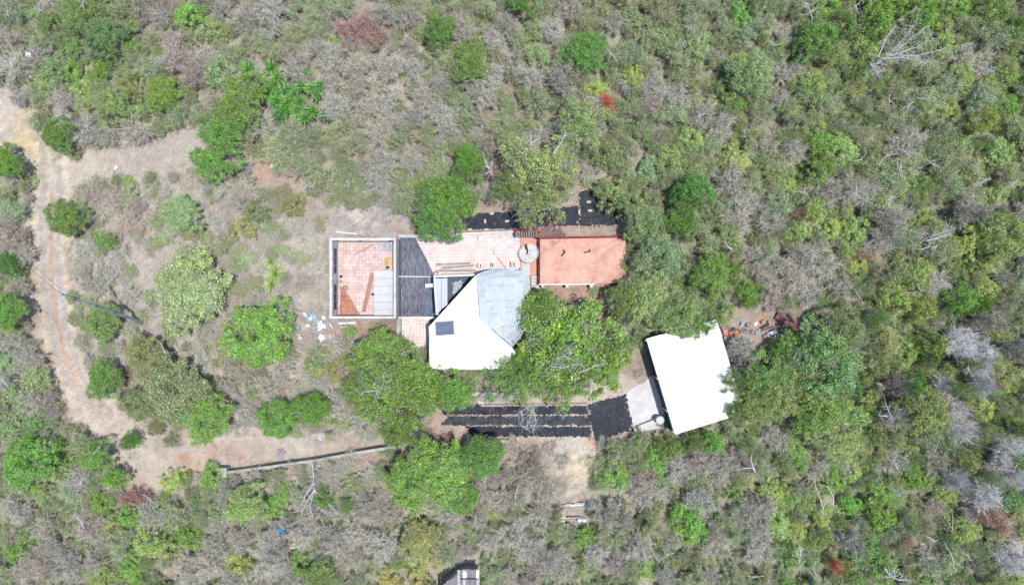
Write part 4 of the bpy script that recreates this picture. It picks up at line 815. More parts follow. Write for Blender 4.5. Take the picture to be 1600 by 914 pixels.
for i in range(4): part(MB().prism(pl((830,431+i*5),(843,431+i*5),(843,435.6+i*5),(830,435.6+i*5), z=.2), 0, .36-.03*i), 'step', CONC, terr, .01)
part(MB().prism(pl((815,408),(828,408),(828,431),(816,431), z=.3), .26, .34), 'landing', CONCP, terr, .01)
part(MB().prism(pl((668,576),(715,577),(705,592),(668,590), z=.1), 0, .1), 'tiled_floor', TILE, terr)
# dark shade net
V = []; F = []; nx, ny = 44, 60; r = np.random.default_rng(4)
for j in range(ny+1):
    y = 371+(495-371)*j/ny; xr = float(np.interp(y, [371,380,400,425,436,456,470,486,495], [649,653,664,676,681,678,664,656,672])); zz = .0
    for i in range(nx+1):
        u = i/nx; x = 626+(xr-626)*u; z = 1.15-.75*u+.045*math.sin(i*1.35+.6*math.sin(j*.13))*(.5+r.random())+.012*r.normal()+(.05 if abs(y-432) < 1.5 else 0); q = P(x, y, z); V.append((q[0], q[1], z))
for j in range(ny):
    for i in range(nx): a = j*(nx+1)+i; F.append((a, a+nx+1, a+nx+2, a+1))
net = solo(MB().add(V, F), 'shade_net', TARPD, 'dark grey pleated shade net sloping from the room wall over the terrace', 'shade net'); sm = net.modifiers.new('thickness', 'SOLIDIFY'); sm.thickness = .01
solo(MB().prism(pl((650,446),(684,440),(684,495),(650,495), z=.22), .203, .215), 'floor_patch', mat('blue_grey_floor', S(112,128,150), var=.25, scale=3, dirt=S(80,88,100), dirt_amt=.8, dirt_scale=2), 'blue grey patch of tiled floor on the terrace beside the shade net', 'mat')  # added thin slab standing in for the bluish part of the tiled floor
rod('batten', (620,432,1.35), (681,432.5,.62), .05, .05, METAL, 'thin pale batten across the dark shade net', 'batten')
# plank pile
rp = random.Random(3)
for i in range(9):
    y = 410.5+i*2.1; rod('plank', (678+rp.uniform(0,16), y+rp.uniform(0,5), .3+.04*i), (728+rp.uniform(0,18), y+rp.uniform(-3,3), .3+.04*i), .17, .04, [WOODG, BLOCKR, WALLT][i % 3], '%s plank from the left end of the weathered plank pile on the terrace' % ['topmost','second','third','fourth','fifth','sixth','seventh','eighth','lowest'][i], 'plank', 'planks piled on the terrace')
rod('loose_board', (771,393,.35), (810,370,.6), .62, .05, CONCP, 'white flat panel lying slanted on the terrace tiles', 'panel')
rod('stick', (777,402,.3), (791,420,.3), .05, .05, WOODB, 'thin brown stick on the tiles below the white panel', 'stick')
for i, (x, y, a, b_, lab) in enumerate(((751,415,.55,.42,'white vent block left on the tarped roof edge'),(770,414,.3,.4,'small white vent block at the middle of the tarped roof edge'),(803,413,.6,.5,'white vent block with a dark slot at the right roof edge'))):
    p = P(x, y, .6); t = thing('vent_block', lab, 'vent block', (p[0], p[1], .2), 0, 'white vent blocks along the roof edge')
    part(MB().box(p[0]-a/2, p[1]-b_/2, .2, p[0]+a/2, p[1]+b_/2, .75), 'body', CONCP, t, .02); part(MB().box(p[0]-.05, p[1]-b_*.35, .751, p[0]+.05, p[1]+b_*.3, .765), 'slot', BLACKM, t)
p = P(750.5, 372, .5); t = thing('light_box', 'small square box on the north edge of the terrace', 'box', (p[0], p[1], .2)); part(MB().box(p[0]-.22, p[1]-.2, .2, p[0]+.22, p[1]+.2, .5), 'body', WALLT, t, .02); part(MB().box(p[0]-.26, p[1]-.24, .5, p[0]+.26, p[1]+.24, .55), 'lid', WALLW, t)
p = P(681, 428, .4); m_ = MB()
for k in range(16): a = k*math.pi/8; a2 = (k+1)*math.pi/8; m_.tube([(p[0]+.2*math.cos(a), p[1]+.2*math.sin(a), .42), (p[0]+.2*math.cos(a2), p[1]+.2*math.sin(a2), .42)], .035, 5)
solo(m_, 'hose_coil', BLACKM, 'black hose coil at the corner of the shade net', 'hose')
A = P(673,342,2.2); B = P(690,366,.5)
solo(MB().tube([A, B], .05, 8), 'metal_pole', METAL, 'thin grey metal pole leaning into the green tree by the terrace', 'pole')
# spiral stair
p = P(826, 396, 1.0); ss = thing('spiral_stair', 'round white spiral stair beside the orange paved strip', 'spiral stair', (p[0], p[1], .26))
for i in range(14):
    a0 = i*2*math.pi/15+2.2; a1 = a0+2*math.pi/15*.97; z = .55+.055*i; pts = [(p[0], p[1])]+[(p[0]+.88*math.cos(a0+(a1-a0)*k/3), p[1]+.88*math.sin(a0+(a1-a0)*k/3)) for k in range(4)]
    part(MB().prism(pts, z-.05, z), 'step', CONCP, ss)
part(MB().tube([(p[0],p[1],.26),(p[0],p[1],1.7)], .07, 10), 'post', METAL, ss); m_ = MB()
pts = [(p[0]+.93*math.cos(k*math.pi/16+2.2), p[1]+.93*math.sin(k*math.pi/16+2.2), .7+.026*k) for k in range(30)]; m_.tube(pts, .03, 6)
for k in range(0, 30, 5): q = pts[k]; m_.tube([(q[0],q[1],.26), q], .02, 5)
part(m_, 'handrail', METAL, ss)
# pergola
pg = thing('pergola', 'small pergola with dark slats in a dark red frame', 'pergola', (*xy(822, 366, 1.2), 0)); zz = 1.4
part(MB().obox(xy(806,360,zz), xy(841,357.5,zz), .2, 1.25, zz).obox(xy(840,359,zz), xy(840.6,372,zz), .2, 1.25, zz-.003).obox(xy(806,361,zz), xy(806,371,zz), .1, 1.25, zz-.006), 'frame', REDTRIM, pg)
for i in range(9): part(MB().obox(xy(808+i*3.7,361.5-i*.2,zz), xy(808+i*3.7,371,zz), .1, 1.27, 1.36), 'slat', WOODG if i % 4 else WOODB, pg)
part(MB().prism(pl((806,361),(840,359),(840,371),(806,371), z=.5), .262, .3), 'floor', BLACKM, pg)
for x, y in ((806,360),(841,358),(840.6,371)): q = xy(x, y, zz); part(MB().box(q[0]-.06, q[1]-.06, .0, q[0]+.06, q[1]+.06, 1.25), 'post', REDTRIM, pg)
# orange flat roof
fr = thing('flat_roof', 'orange coated flat roof slab with a dark red parapet', 'flat roof', (*xy(908, 408, 1), 0)); z = 1.1
part(MB().prism(pl((844,374),(977,371.5),(979,442),(844,444), z=z), .7, z), 'slab', TERRA, fr)
part(MB().prism(pl((850,380),(974,380),(974,438),(850,438), z=z), -.1, .7), 'wall', WALLT, fr)
part(MB().obox(xy(842,372,1.45), xy(978,369.5,1.45), .2, .7, 1.45), 'parapet', REDTRIM, fr)
part(MB().obox(xy(842.6,375,1.2), xy(842.6,444,1.2), .1, .7, 1.16), 'kerb', REDTRIM, fr)
part(MB().obox(xy(842,444.5,1.2), xy(930,444,1.2), .09, 1.0, 1.2), 'edge_beam', METAL, fr)
for x in (848, 886, 924): part(MB().obox(xy(x,444.8,.95), xy(x,449.5,.95), .3, .75, 1.0), 'bracket', CONC, fr)
for i, (x, y, a) in enumerate(((880,397,.9), (917,394,.2))):
    q = xy(x, y, 1.15); o = solo(MB().box(-.26,-.06,0,.2,.07,.1).box(.2,-.05,0,.36,.22,.07), 'scrap_bar', BLACKM if i else mat('rusty_scrap', S(90,40,35)), ['dark rusty scrap in the middle of the orange roof','black bent scrap on the right of the orange roof'][i], 'scrap'); o.location = (q[0], q[1], 1.1); o.rotation_euler.z = a
m_ = MB()
for i in range(46):
    q = xy(rp.gauss(868, 5), rp.gauss(379.5, 2.6), 1.1); a = rp.random()*3; s_ = .07; m_.add([(q[0]-s_*math.cos(a),q[1]-s_*math.sin(a),1.106),(q[0]+s_*math.sin(a)*.5,q[1]-s_*math.cos(a)*.5,1.13),(q[0]+s_*math.cos(a),q[1]+s_*math.sin(a),1.11)], [(0,1,2)])
for i in range(160):
    t_ = rp.random(); x, y = rp.choice(((845+130*t_, rp.gauss(441,1.5)), (rp.gauss(972,4), 385+56*t_), (845+130*t_, rp.gauss(377,1)), (rp.uniform(846,976), rp.uniform(377,441)) if rp.random() < .3 else (rp.gauss(972,3), 400+40*t_)))
    q = xy(x, y, 1.1); a = rp.random()*3; s_ = rp.uniform(.04,.08); m_.add([(q[0]-s_*math.cos(a),q[1]-s_*math.sin(a),1.106),(q[0]+s_*math.sin(a)*.5,q[1]-s_*math.cos(a)*.5,1.13),(q[0]+s_*math.cos(a),q[1]+s_*math.sin(a),1.11)], [(0,1,2)])
tag(m_.build('fallen_leaves', mat('dry_leaf', S(120,60,50), var=.4)), 'dry fallen leaves scattered on the orange flat roof', 'leaves', kind='stuff')

# ------------------------------------------------------------- the white house roof
hs = thing('house', 'house with a folded bright white roof between the trees', 'house', (-3, -3, 0))
def shell(name, verts, faces, m, th, t=.14):
    V = [P(*v) for v in verts]; F = []
    for f in faces:
        a, b_, c = (Vector(V[k]) for k in f[:3]); F.append(f if (b_-a).cross(c-a).z > 0 else f[::-1])
    o = MB().add(V, F).build(name, m, th); 
    if th: o.location = -Vector(th.location)
    s_ = o.modifiers.new('thickness', 'SOLIDIFY'); s_.thickness = t; s_.offset = -1; return o
shell('roof', [(743,431,4.5),(749,499,4.7),(799,543,4.2),(826,576,3.3),(672,575.5,3.2),(670,511,3.3),(716,575.5,3.25),(706,540,3.75)], [(0,5,7,1),(5,4,7),(4,6,7),(7,6,3,2),(7,2,1)], WHITE, hs)
part(MB().prism(pl((741,440),(745,500),(800,545),(820,570),(678,570),(676,514), z=3.2), 0, 3.05), 'wall', WALLW, hs)
part(MB().obox(xy(671.5,511,3.3), xy(671.5,575,3.3), .1, 3.0, 3.36), 'gutter', METAL, hs)
part(MB().obox(xy(672,576.6,3.2), xy(826,577,3.2), .08, 3.05, 3.2), 'gutter', METAL, hs)
part(MB().box(*xy(713,522,3.9), 3.5, *xy(721,501,3.9), 4.02), 'chimney', WHITE, hs, .03)
# entrance canopy: rim, pale blue panels, dark well
z = 2.9
part(MB().obox(xy(677,432,z), xy(742,429.5,z), .2, .2, z+.06), 'rim', WALLW, hs)
part(MB().obox(xy(679,434,z), xy(683,492,z), .22, .2, z+.03), 'rim', WALLW, hs)
part(MB().prism(pl((680.5,435),(689,435),(689,484),(684,490), z=z), .2, z-.03), 'canopy_panel', TARPB, hs)
part(MB().prism(pl((689.6,435),(699,434.5),(699,476),(689.6,483), z=z), .2, z-.01), 'canopy_panel', TARPB, hs)
part(MB().prism(pl((699.5,434),(740,432),(699.5,476), z=1.8), .2, 1.5), 'skylight', GLASS, hs)
part(MB().obox(xy(664,446.5,1.9), xy(679,446,1.9), .36, 1.7, 1.9), 'beam', WALLW, hs)
grid_sheet('blue_sheet', [xy(707,442,1.8), xy(722,438,1.8), xy(722,450,1.8), xy(708,462,1.8)], 1.7, TARPB, None, 14, 14, .35, 9, .06, .3)
tag(bpy.data.objects['blue_sheet'], 'crumpled pale blue sheet in the dark triangular well beside the white roof', 'tarp')
# tarped wing
tw = thing('tarped_wing', 'house wing with its roof wrapped in a pale blue tarpaulin', 'house wing', (0, -1, 0))
import bmesh
rim = [(744,429,4.2),(756,424,4.0),(771,420.5,3.95),(792,419.5,3.95),(810,420.5,3.9),(820,426,3.9),(827.5,435,3.85),(829,460,3.8),(831,489,3.8),(822,508,3.7),(812,532,3.7),(800,542,4.05),(792,534,4.3),(772,517,4.6),(750,500,4.75),(748,470,4.7),(746,450,4.5)]
rim = rim[::-1]; inner = [(790+(x-790)*.72, 468+(y-468)*.72, zz+(4.6-zz)*.8) for x, y, zz in rim]; pk = (790,468,4.68)
bm = bmesh.new(); vr = [bm.verts.new(P(*v)) for v in rim]; vi = [bm.verts.new(P(*v)) for v in inner]; vp = bm.verts.new(P(*pk)); n_ = len(rim)
vs_ = [bm.verts.new((v.co.x*1.0+.0, v.co.y, v.co.z-.5)) for v in vr]
for i in range(n_):
    j = (i+1) % n_; bm.faces.new((vr[i], vr[j], vi[j], vi[i])); bm.faces.new((vi[i], vi[j], vp)); bm.faces.new((vs_[i], vs_[j], vr[j], vr[i]))
bmesh.ops.subdivide_edges(bm, edges=bm.edges[:], cuts=4, use_grid_fill=True)
bmesh.ops.recalc_face_normals(bm, faces=bm.faces[:])
for v in bm.verts:
    x, y = v.co.x, v.co.y; f = float(vnoise(np.array([x*.5+y*.1]), np.array([y*1.6]), .28, 31)[0]-.5)*.13+float(vnoise(np.array([x]), np.array([y]), .22, 32)[0]-.5)*.05
    ang = math.atan2(y+.69, x+.61); rd_ = math.hypot(x+.61, y+.69)
    v.co.z += f+.02*math.sin(ang*41+2*math.sin(ang*5))*min(1, max(0, (rd_-1.7)/1.0))
me = bpy.data.meshes.new('tarp'); bm.to_mesh(me); bm.free(); me.materials.append(TARPB); to = bpy.data.objects.new('tarpaulin', me); COL.objects.link(to); to.parent = tw; to.location = -Vector(tw.location)
part(MB().prism(pl((750,426),(812,424),(825,438),(827,488),(806,530),(790,528),(753,497), z=3.9), 0, 3.35), 'wall', WALLW, tw)
for a, b_ in (((758,447),(803,445)), ((758,470.5),(771,470.5)), ((782,470),(804,469)), ((778,481),(829,479)), ((783,509.5),(801,509)), ((752,494),(800,487))):
    A = P(*a, 4.72-abs(a[1]-468)*.002-abs(a[0]-790)*.003); B = P(*b_, 4.72-abs(b_[1]-468)*.002-abs(b_[0]-790)*.003)
    part(MB().tube([A, B], .035, 5), 'batten', WALLT, tw)
rod('plank', (808,498,4.25), (770,512,4.75), .08, .05, METAL, 'pale batten lying across the lower fold of the blue tarpaulin', 'batten')
# solar panel
sp = thing('solar_panel', 'dark solar panel in a pale frame on the white roof', 'solar panel', P(695, 513, 3.75)); c4 = [Vector(P(680.5,503.8,3.82)), Vector(P(708,501.5,4.0)), Vector(P(709.5,522,3.92)), Vector(P(682,524,3.75))]
def bil(u, v): return c4[0]*(1-u)*(1-v)+c4[1]*u*(1-v)+c4[2]*u*v+c4[3]*(1-u)*v
m_ = MB().slab([bil(-.05,-.06), bil(1.05,-.06), bil(1.05,1.06), bil(-.05,1.06)], .06); part(m_, 'frame', METAL, sp)
part(MB().slab([bil(0,0)+Vector((0,0,.004)), bil(1,0)+Vector((0,0,.004)), bil(1,1)+Vector((0,0,.004)), bil(0,1)+Vector((0,0,.004))], .003), 'backing', BLACKM, sp)
for i in range(4):
    for j in range(8):
        q = [bil((i+a)/4, (j+b_)/8)+Vector((0,0,.012)) for a, b_ in ((.01,.06),(.99,.06),(.99,.94),(.01,.94))]; part(MB().slab(q, .008), 'solar_cell', SOLAR, sp)

# ------------------------------------------------------------- shed
sh = thing('shed', 'detached shed with a plain bright white rectangular roof', 'shed', (*xy(1086, 588, 3), 0)); z = 2.5
RC = [P(1010.5,529,z), P(1119.5,499,z), P(1162.5,645,z+.15), P(1055,678.5,z+.15)]
m_ = MB(); a0, a1, a2, a3 = map(Vector, RC); nr_ = 40; V = []; F = []
for i in range(nr_+1):
    for j in (0, 1): V.append(tuple((a0.lerp(a1, i/nr_)).lerp(a3.lerp(a2, i/nr_), j)+Vector((0,0,.02*(i % 2)))))
for i in range(nr_): F.append((2*i, 2*i+1, 2*i+3, 2*i+2))
o = MB().add(V, F).build('roof', WHITE, sh); o.location = -Vector(sh.location); q_ = o.modifiers.new('thickness', 'SOLIDIFY'); q_.thickness = .06; q_.offset = -1
cx = sum(p[0] for p in RC)/4; cy = sum(p[1] for p in RC)/4; ins = [(cx+(p[0]-cx)*.985, cy+(p[1]-cy)*.98) for p in RC]
part(MB().prism(ins, 0, 2.4), 'wall', TEAL, sh)
part(MB().obox(RC[0], RC[3], .1, 2.4, 2.5), 'fascia', WALLW, sh)
for t in (0.02, .42, .76, .98):
    q = Vector(RC[0][:2]).lerp(Vector(RC[3][:2]), t)+Vector((-.06, 0)); part(MB().box(q.x-.07, q.y-.07, 0, q.x+.07, q.y+.07, 2.38), 'post', METAL, sh)
dq = [Vector(ins[0]).lerp(Vector(ins[3]), t) for t in (.82, .95)]; part(MB().obox(dq[0], dq[1], .08, .05, 2.1), 'door', GREENP, sh)
# apron
ap = thing('concrete_apron', 'pale concrete apron beside the shed', 'concrete apron', (*xy(1008, 635), 0))
part(MB().prism(pl((977,617),(984,608),(991,604),(998,600),(1006,598),(1013,590),(1019,586),(1046,666),(992,675)), -.1, .08), 'slab', CONCP, ap)
part(MB().prism(pl((1004,618),(1016,615),(1020,630),(1008,632)), .0805, .11), 'patch', CONC, ap)
part(MB().obox(xy(997,669,.5), xy(1037,653,.5), .42, 0, .5), 'low_wall', CONCP, ap, .02)
p = P(1031, 656, 1.0); tk = thing('water_drum', 'round grey drum standing on the low wall by the shed', 'drum', (p[0], p[1], .5))
m_ = MB().tube([(p[0],p[1],.5),(p[0],p[1],1.15)], .4, 20); part(m_, 'body', CONC, tk); m_ = MB()
m_.tube([(p[0],p[1],1.15),(p[0],p[1],1.22)], [.41,.41], 20, False); part(m_, 'rim', METAL, tk); part(MB().tube([(p[0],p[1],1.151),(p[0],p[1],1.19)], [.34,.3], 20), 'lid', CONC, tk)

# ------------------------------------------------------------- black ground fabric and its weights
FB = [('upper left strip of black ground fabric under the green trees', [(724,335),(800,332),(900,345),(835,357),(720,358)], FABRIC)]
def fabric(label, q, m, seed, nx=40, ny=12, z=.06):
    o = grid_sheet('ground_fabric', [xy(*c) for c in q], z, m, None, nx, ny, .05, seed, .06, .6); tag(o, label, 'ground fabric', 'black fabric sheets laid on the soil'); return o
fabric('black fabric strip between the two green trees north of the house', [(726,334),(808,331),(838,357),(719,359)], FABRIC, 1)
fabric('narrow black fabric strip running under the lime tree', [(806,334),(903,322),(904,352),(838,356)], FABRIC, 2)
fabric('square of black fabric above the orange flat roof', [(905,299),(962,297),(965,352),(905,353)], FABRIC, 3, 24, 24, .09)
fabric('uppermost of three long black fabric strips south of the house', [(681,630.5),(918,634),(919,647),(694,648)], FABRIC, 4, 90, 8)
fabric('dusty middle one of three long fabric strips south of the house', [(702,649.5),(921,649),(923,664.5),(688,664)], FABRIC2, 5, 90, 8)
fabric('lowest of three long black fabric strips south of the house', [(728,666),(923,666.5),(925,682),(738,681.5)], FABRIC, 6, 80, 8)
fabric('large black fabric sheet beside the concrete apron', [(918,632),(978,616),(990,671),(930,689)], FABRIC, 7, 34, 30, .1)
blk = None
def copy_block(px, py, w, l, rz, label):
    p = P(px, py, .2); me = bpy.data.meshes.get('block_m')
    if not me:
        me = MB().box(-.5,-.5,0,.5,.5,1).mesh('block_m', BLOCK)
    o = inst(me, 'concrete_block'); o.location = (p[0], p[1], .12); o.scale = (w, l, .18); o.rotation_euler.z = rz; tag(o, label, 'block', 'pale blocks weighing down the black fabric')
for x, y, v, lab in ((740,335,0,'pale block on the top edge of the left fabric strip, by the tree'),(768.5,334,0,'pale block on the top edge of the left fabric strip, near the middle'),(758,346,1,'small pale block in the middle of the left fabric strip'),
    (792.5,346,0,'pale block in the middle right of the left fabric strip'),(807,345,0,'grey block on the left strip at the lime tree shade'),(734.5,359,0,'pale block at the lower left edge of the left fabric strip'),(760,359,0,'pale block on the lower edge of the left fabric strip'),
    (905,331.5,1,'upright pale block on the left edge of the fabric square'),(920,316,0,'upper pale block lying on the fabric square'),(922,329.5,0,'lower pale block lying on the fabric square'),(881,333,2,'small pale stone on the strip left of the fabric square')):
    copy_block(x, y, *((.42,.22,.03) if v == 0 else (.2,.4,.05) if v == 1 else (.2,.15,.3)), lab)
sme = None; m_ = MB(); bm = bmesh.new(); bmesh.ops.create_icosphere(bm, subdivisions=2, radius=1)
for v in bm.verts: v.co *= 1+.18*math.sin(v.co.x*5+v.co.y*3+v.co.z*4)
sme = bpy.data.meshes.new('stone_m'); bm.to_mesh(sme); bm.free(); sme.materials.append(BLOCKR)
def stones(line, n, grp='small stones along the edges of the black fabric', lab='small pinkish stone on an edge of the black fabric', jit=1.2, sz=(.06,.13)):
    for i in range(n):
        t = (i+rp.random()*.8)/n*(len(line)-1); k = min(int(t), len(line)-2); t -= k; x = line[k][0]*(1-t)+line[k+1][0]*t+rp.gauss(0, jit); y = line[k][1]*(1-t)+line[k+1][1]*t+rp.gauss(0, jit)
        p = P(x, y, .15); o = inst(sme, 'stone'); r_ = rp.uniform(*sz); o.location = (p[0], p[1], .14+float(hgt(p[0], p[1]))); o.scale = (r_*1.2, r_, r_*.7); o.rotation_euler.z = rp.random()*3; tag(o, lab, 'stone', grp)
stones([(683,633),(740,633),(800,634),(915,634)], 16, lab='small pinkish stone on the top edge of the uppermost long fabric strip'); stones([(690,648),(760,649),(920,650)], 18, lab='small pinkish stone on the gap between the upper and middle long fabric strips'); stones([(690,664),(800,665),(920,665)], 18, lab='small pinkish stone on the gap between the middle and lowest long fabric strips'); stones([(740,681),(830,681),(925,683)], 13, lab='small pinkish stone on the bottom edge of the lowest long fabric strip'); stones([(935,689),(988,670)], 6, lab='small pinkish stone on the lower edge of the big fabric sheet'); stones([(905,300),(904,353),(965,353)], 16, lab='small pinkish stone on the left and lower edge of the fabric square'); stones([(922,640),(924,690)], 7, lab='small pinkish stone on the left edge of the big fabric sheet'); stones([(965,300),(967,350)], 7, lab='small pinkish stone on the right edge of the fabric square'); stones([(978,616),(988,668)], 5, lab='small pinkish stone on the fabric edge at the concrete apron')
rod('bracket', (746,625,.2), (756,632,.2), .12, .08, WALLW, 'small white triangular bracket on the soil south of the house', 'bracket')
solo(MB().obox(xy(718,614,.6), xy(806,617,.6), .35, 0, .6), 'garden_wall', CONCP, 'low pale ledge wall under the trees south of the house', 'wall')
solo(MB().obox(xy(752,633.8,.3), xy(918,631.5,.3), .2, 0, .3), 'garden_kerb', BLOCKR, 'low pinkish kerb along the upper long fabric strip', 'kerb')
# retaining wall
rw = thing('retaining_wall', 'long mossy grey retaining wall below the dirt track', 'retaining wall', (*xy(490, 718), 0)); m_ = MB(); L_ = [(352,738.5),(420,729.5),(500,718),(560,707),(664,690.5)]
for a, b_ in zip(L_, L_[1:]): m_.obox(xy(*a,.8), xy(*b_,.8), .25, -.6, .8)
part(m_, 'wall', OLDC, rw); m_ = MB()
for a, b_ in zip(L_, L_[1:]): m_.obox(xy(a[0],a[1]-2.9,.86), xy(b_[0],b_[1]-2.9,.86), .06, .5, .86)
part(m_, 'coping', mat('dark_stained_concrete', S(84,90,88), var=.4, scale=4), rw); q = xy(348, 738, 1.1); part(MB().box(q[0]-.5, q[1]-.5, -.6, q[0]+.35, q[1]+.42, 1.1), 'end_post', OLDC, rw, .03)
solo(MB().obox(xy(735,688,.5), xy(796,690,.5), .3, -.2, .5), 'garden_wall', OLDC, 'short pale wall stub right of the lower green tree', 'wall', None)
# utility pole
b0 = P(224, 504, 0); t0 = P(95, 459, 11.6); up = thing('utility_pole', 'tall teal grey utility pole leaning over the dirt track', 'utility pole', (b0[0], b0[1], 0)); B, T_ = Vector(b0), Vector(t0)
part(MB().tube([B, B.lerp(T_, .5), T_], [.16,.13,.09], 12), 'shaft', POLEM, up)
part(MB().tube([B.lerp(T_,.05)+Vector((.12,-.14,0)), B.lerp(T_,.62)+Vector((.1,-.12,0))], .035, 6), 'conduit', POLEM, up)
for t in (.16, .4, .62, .86): c = B.lerp(T_, t); d = (T_-B).normalized(); part(MB().tube([c-d*.05, c+d*.05], .165, 12), 'band', METAL if t < .3 else WIREM, up)
part(MB().tube([T_+Vector((-.02,.1,-.1)), T_+Vector((.0,.35,0))], .04, 6), 'insulator', METAL, up)
for i, (e, off) in enumerate(((P(-70,338,10.6), 0), (P(-70,322,10.9), .35))):
    pts = [T_.lerp(Vector(e), k/12)+Vector((0, off*(1-k/12), -.5*math.sin(k/12*math.pi))) for k in range(13)]
    solo(MB().tube(pts, .012, 5), 'wire', WIREM, ['lower','upper'][i]+' thin black overhead wire from the utility pole top', 'wire')

# ------------------------------------------------------------- debris and odds and ends
def rag(label, q, m, seed, amp=.25, n=10, z=.2, name='plastic_sheet', cat='plastic sheet', grp=None):
    o = grid_sheet(name, [xy(*c, z) for c in q], z, m, None, n, n, amp, seed, .07, .35); tag(o, label, cat, grp); return o
WS = mat('white_plastic', (.40,.41,.42), var=.1, rough=.5); DG = 'torn white plastic sheets left of the roofless room'
rag('white torn sheet at the top of the debris heap', [(478,493),(494,490),(498,502),(482,503)], LBLUE, 21, grp=DG)
rag('white folded sheet in the middle of the debris heap', [(497,503),(504,502),(510,512),(497,517)], WS, 22, grp=DG)
rag('white pointed sheet at the bottom of the debris heap', [(500,521),(508,524),(503,535),(497,528)], WS, 23, grp=DG)
rag('small white scrap above the debris heap', [(475,489),(479,489),(480,494),(477,495)], WS, 24, grp=DG)
rag('small white scrap right of the debris heap', [(503,494),(508,495),(508,500),(504,500)], WS, 25, grp=DG)
rag('white strip at the left of the debris heap', [(465,522),(469,521),(473,532),(467,534)], WS, 26, grp=DG)
rag('grey scrap left of the debris heap', [(464,508),(468,509),(469,518),(465,518)], LBLUE, 27, grp=DG)
rod('white_batten', (476,542,.3), (487,524,.3), .1, .05, WS, 'white batten pointing down left from the debris heap', 'batten')
rod('white_batten', (515,506,.3), (520,512,.3), .1, .05, WS, 'short pale batten beside the room corner', 'batten')
rod('white_batten', (522,518,.3), (526,526,.3), .1, .05, WOODG, 'grey pink batten below the room corner', 'batten')
rod('white_plank', (529,505,.3), (556,504,.3), .25, .08, WALLW, 'pale plank under the south wall of the roofless room', 'plank')
rod('white_plank', (526,362.5,.2), (560,366,.2), .12, .05, WS, 'long thin white batten north of the roofless room', 'batten')
rod('white_plank', (557,367,.2), (593,368.5,.2), .2, .05, BLOCKR, 'pinkish white plank against the north wall', 'plank')
rod('white_plank', (556,371,.3), (592,371,.3), .08, .04, CORAL, 'thin reddish batten against the north wall', 'batten')
for i, (x, y, w, l) in enumerate(((538,511,.9,.36),(540,519,.85,.5),(542,527,.6,.25),(551,535,.4,.4))):
    p = P(x, y, .3); o = inst(sme.copy(), 'sack'); o.data.materials.clear(); o.data.materials.append(WS if i != 2 else LBLUE); o.data.shade_smooth(); o.location = (p[0], p[1], .2); o.scale = (w/2, l/2, .2); tag(o, ['uppermost white sack below the room','second white sack below the room','third bluish sack below the room','small square white sack among dry leaves'][i], 'sack')
for i, q in enumerate(([(520,531),(531,531),(533,540),(523,538)], [(527,544),(535,545),(536,552),(529,551)], [(530,552),(535,553),(535,558),(531,557)])): rag(['pale blue rag below the sacks','middle pale blue rag in the grey brush','small pale blue rag lowest in the grey brush'][i], q, LBLUE, 30+i, .2)
rag('bright blue rag hanging in the lower scrub', [(430,822),(440,828),(452,834),(440,834)], BLUE, 41, .3, 8, 2.3)
rod('stick', (442,848,2.2), (437,832,2.3), .05, .04, BLACKM, 'dark stick under the bright blue rag', 'stick')
rod('white_batten', (453,855,1.9), (461,856,1.9), .09, .04, WS, 'short white batten near the bright blue rag', 'batten')
p = P(47, 87, 1.2); wp = thing('marker_post', 'short white post standing in the grey scrub at upper left', 'post', (p[0], p[1], 0)); part(MB().box(p[0]-.2,p[1]-.2,0,p[0]+.2,p[1]+.2,1.4), 'body', WALLW, wp, .03); part(MB().box(p[0]-.24,p[1]-.24,1.4,p[0]+.24,p[1]+.24,1.48), 'cap', WS, wp)
for x, y, lab in ((434,213,'small white scrap below the yucca clump'),(423,260,'tiny white scrap on the red soil'),(177,261,'yellowish white stick scrap on the upper left clearing'),(1181,506,'small white box lid on the red soil')): p = P(x, y, .1); o = solo(MB().box(-.2,-.14,0,.2,.14,.06), 'white_scrap', WS, lab, 'scrap', None, .01); o.location = (p[0], p[1], float(hgt(p[0],p[1]))+.05); o.rotation_euler.z = .8
# pink corrugated sheet
A, B = Vector(P(1214,492,.5)), Vector(P(1256,519,.7)); d = (B-A).normalized(); u = d.cross(Vector((0,0,1))).normalized()*.36; V = []; F = []
for i in range(13):
    for j in range(17): V.append(tuple(A.lerp(B, i/12)+u*(j/8-1)+Vector((0,0,.035*math.cos(j*math.pi)+.05*math.sin(i*.9)))))
for i in range(12):
    for j in range(16): F.append((i*17+j, i*17+j+1, (i+1)*17+j+1, (i+1)*17+j))
o = solo(MB().add(V, F), 'metal_sheet', PINK, 'long pink rusty corrugated sheet lying right of the shed', 'metal sheet'); q_ = o.modifiers.new('thickness', 'SOLIDIFY'); q_.thickness = .02
def box_at(name, px, py, w, l, h, rz, m, lab, cat, z=0):
    p = P(px, py, h); o = solo(MB().box(-w/2,-l/2,0,w/2,l/2,h*.2).box(-w/2,-l/2,h*.2,-w/2+.05,l/2,h).box(w/2-.05,-l/2,h*.2,w/2,l/2,h).box(-w/2+.05,-l/2,h*.2,w/2-.05,-l/2+.05,h).box(-w/2+.05,l/2-.05,h*.2,w/2-.05,l/2,h), name, m, lab, cat); o.location = (p[0], p[1], z); o.rotation_euler.z = rz; return o
box_at('crate', 1149, 520, 1.0, .5, .3, .3, ORANGE, 'orange open crate on the ground beside the shed', 'crate'); box_at('crate', 1136, 522, .6, .45, .25, .2, CORAL, 'coral red crate touching the shed wall', 'crate')
rag('pink rag between the shed and the orange crate', [(1129,515),(1136,514),(1137,520),(1130,521)], mat('pink_cloth', S(222,160,156)), 43, .2, 8); rag('light blue rag beside the shed wall', [(1129,527),(1134,527),(1134,533),(1130,533)], LBLUE, 44, .2, 8)
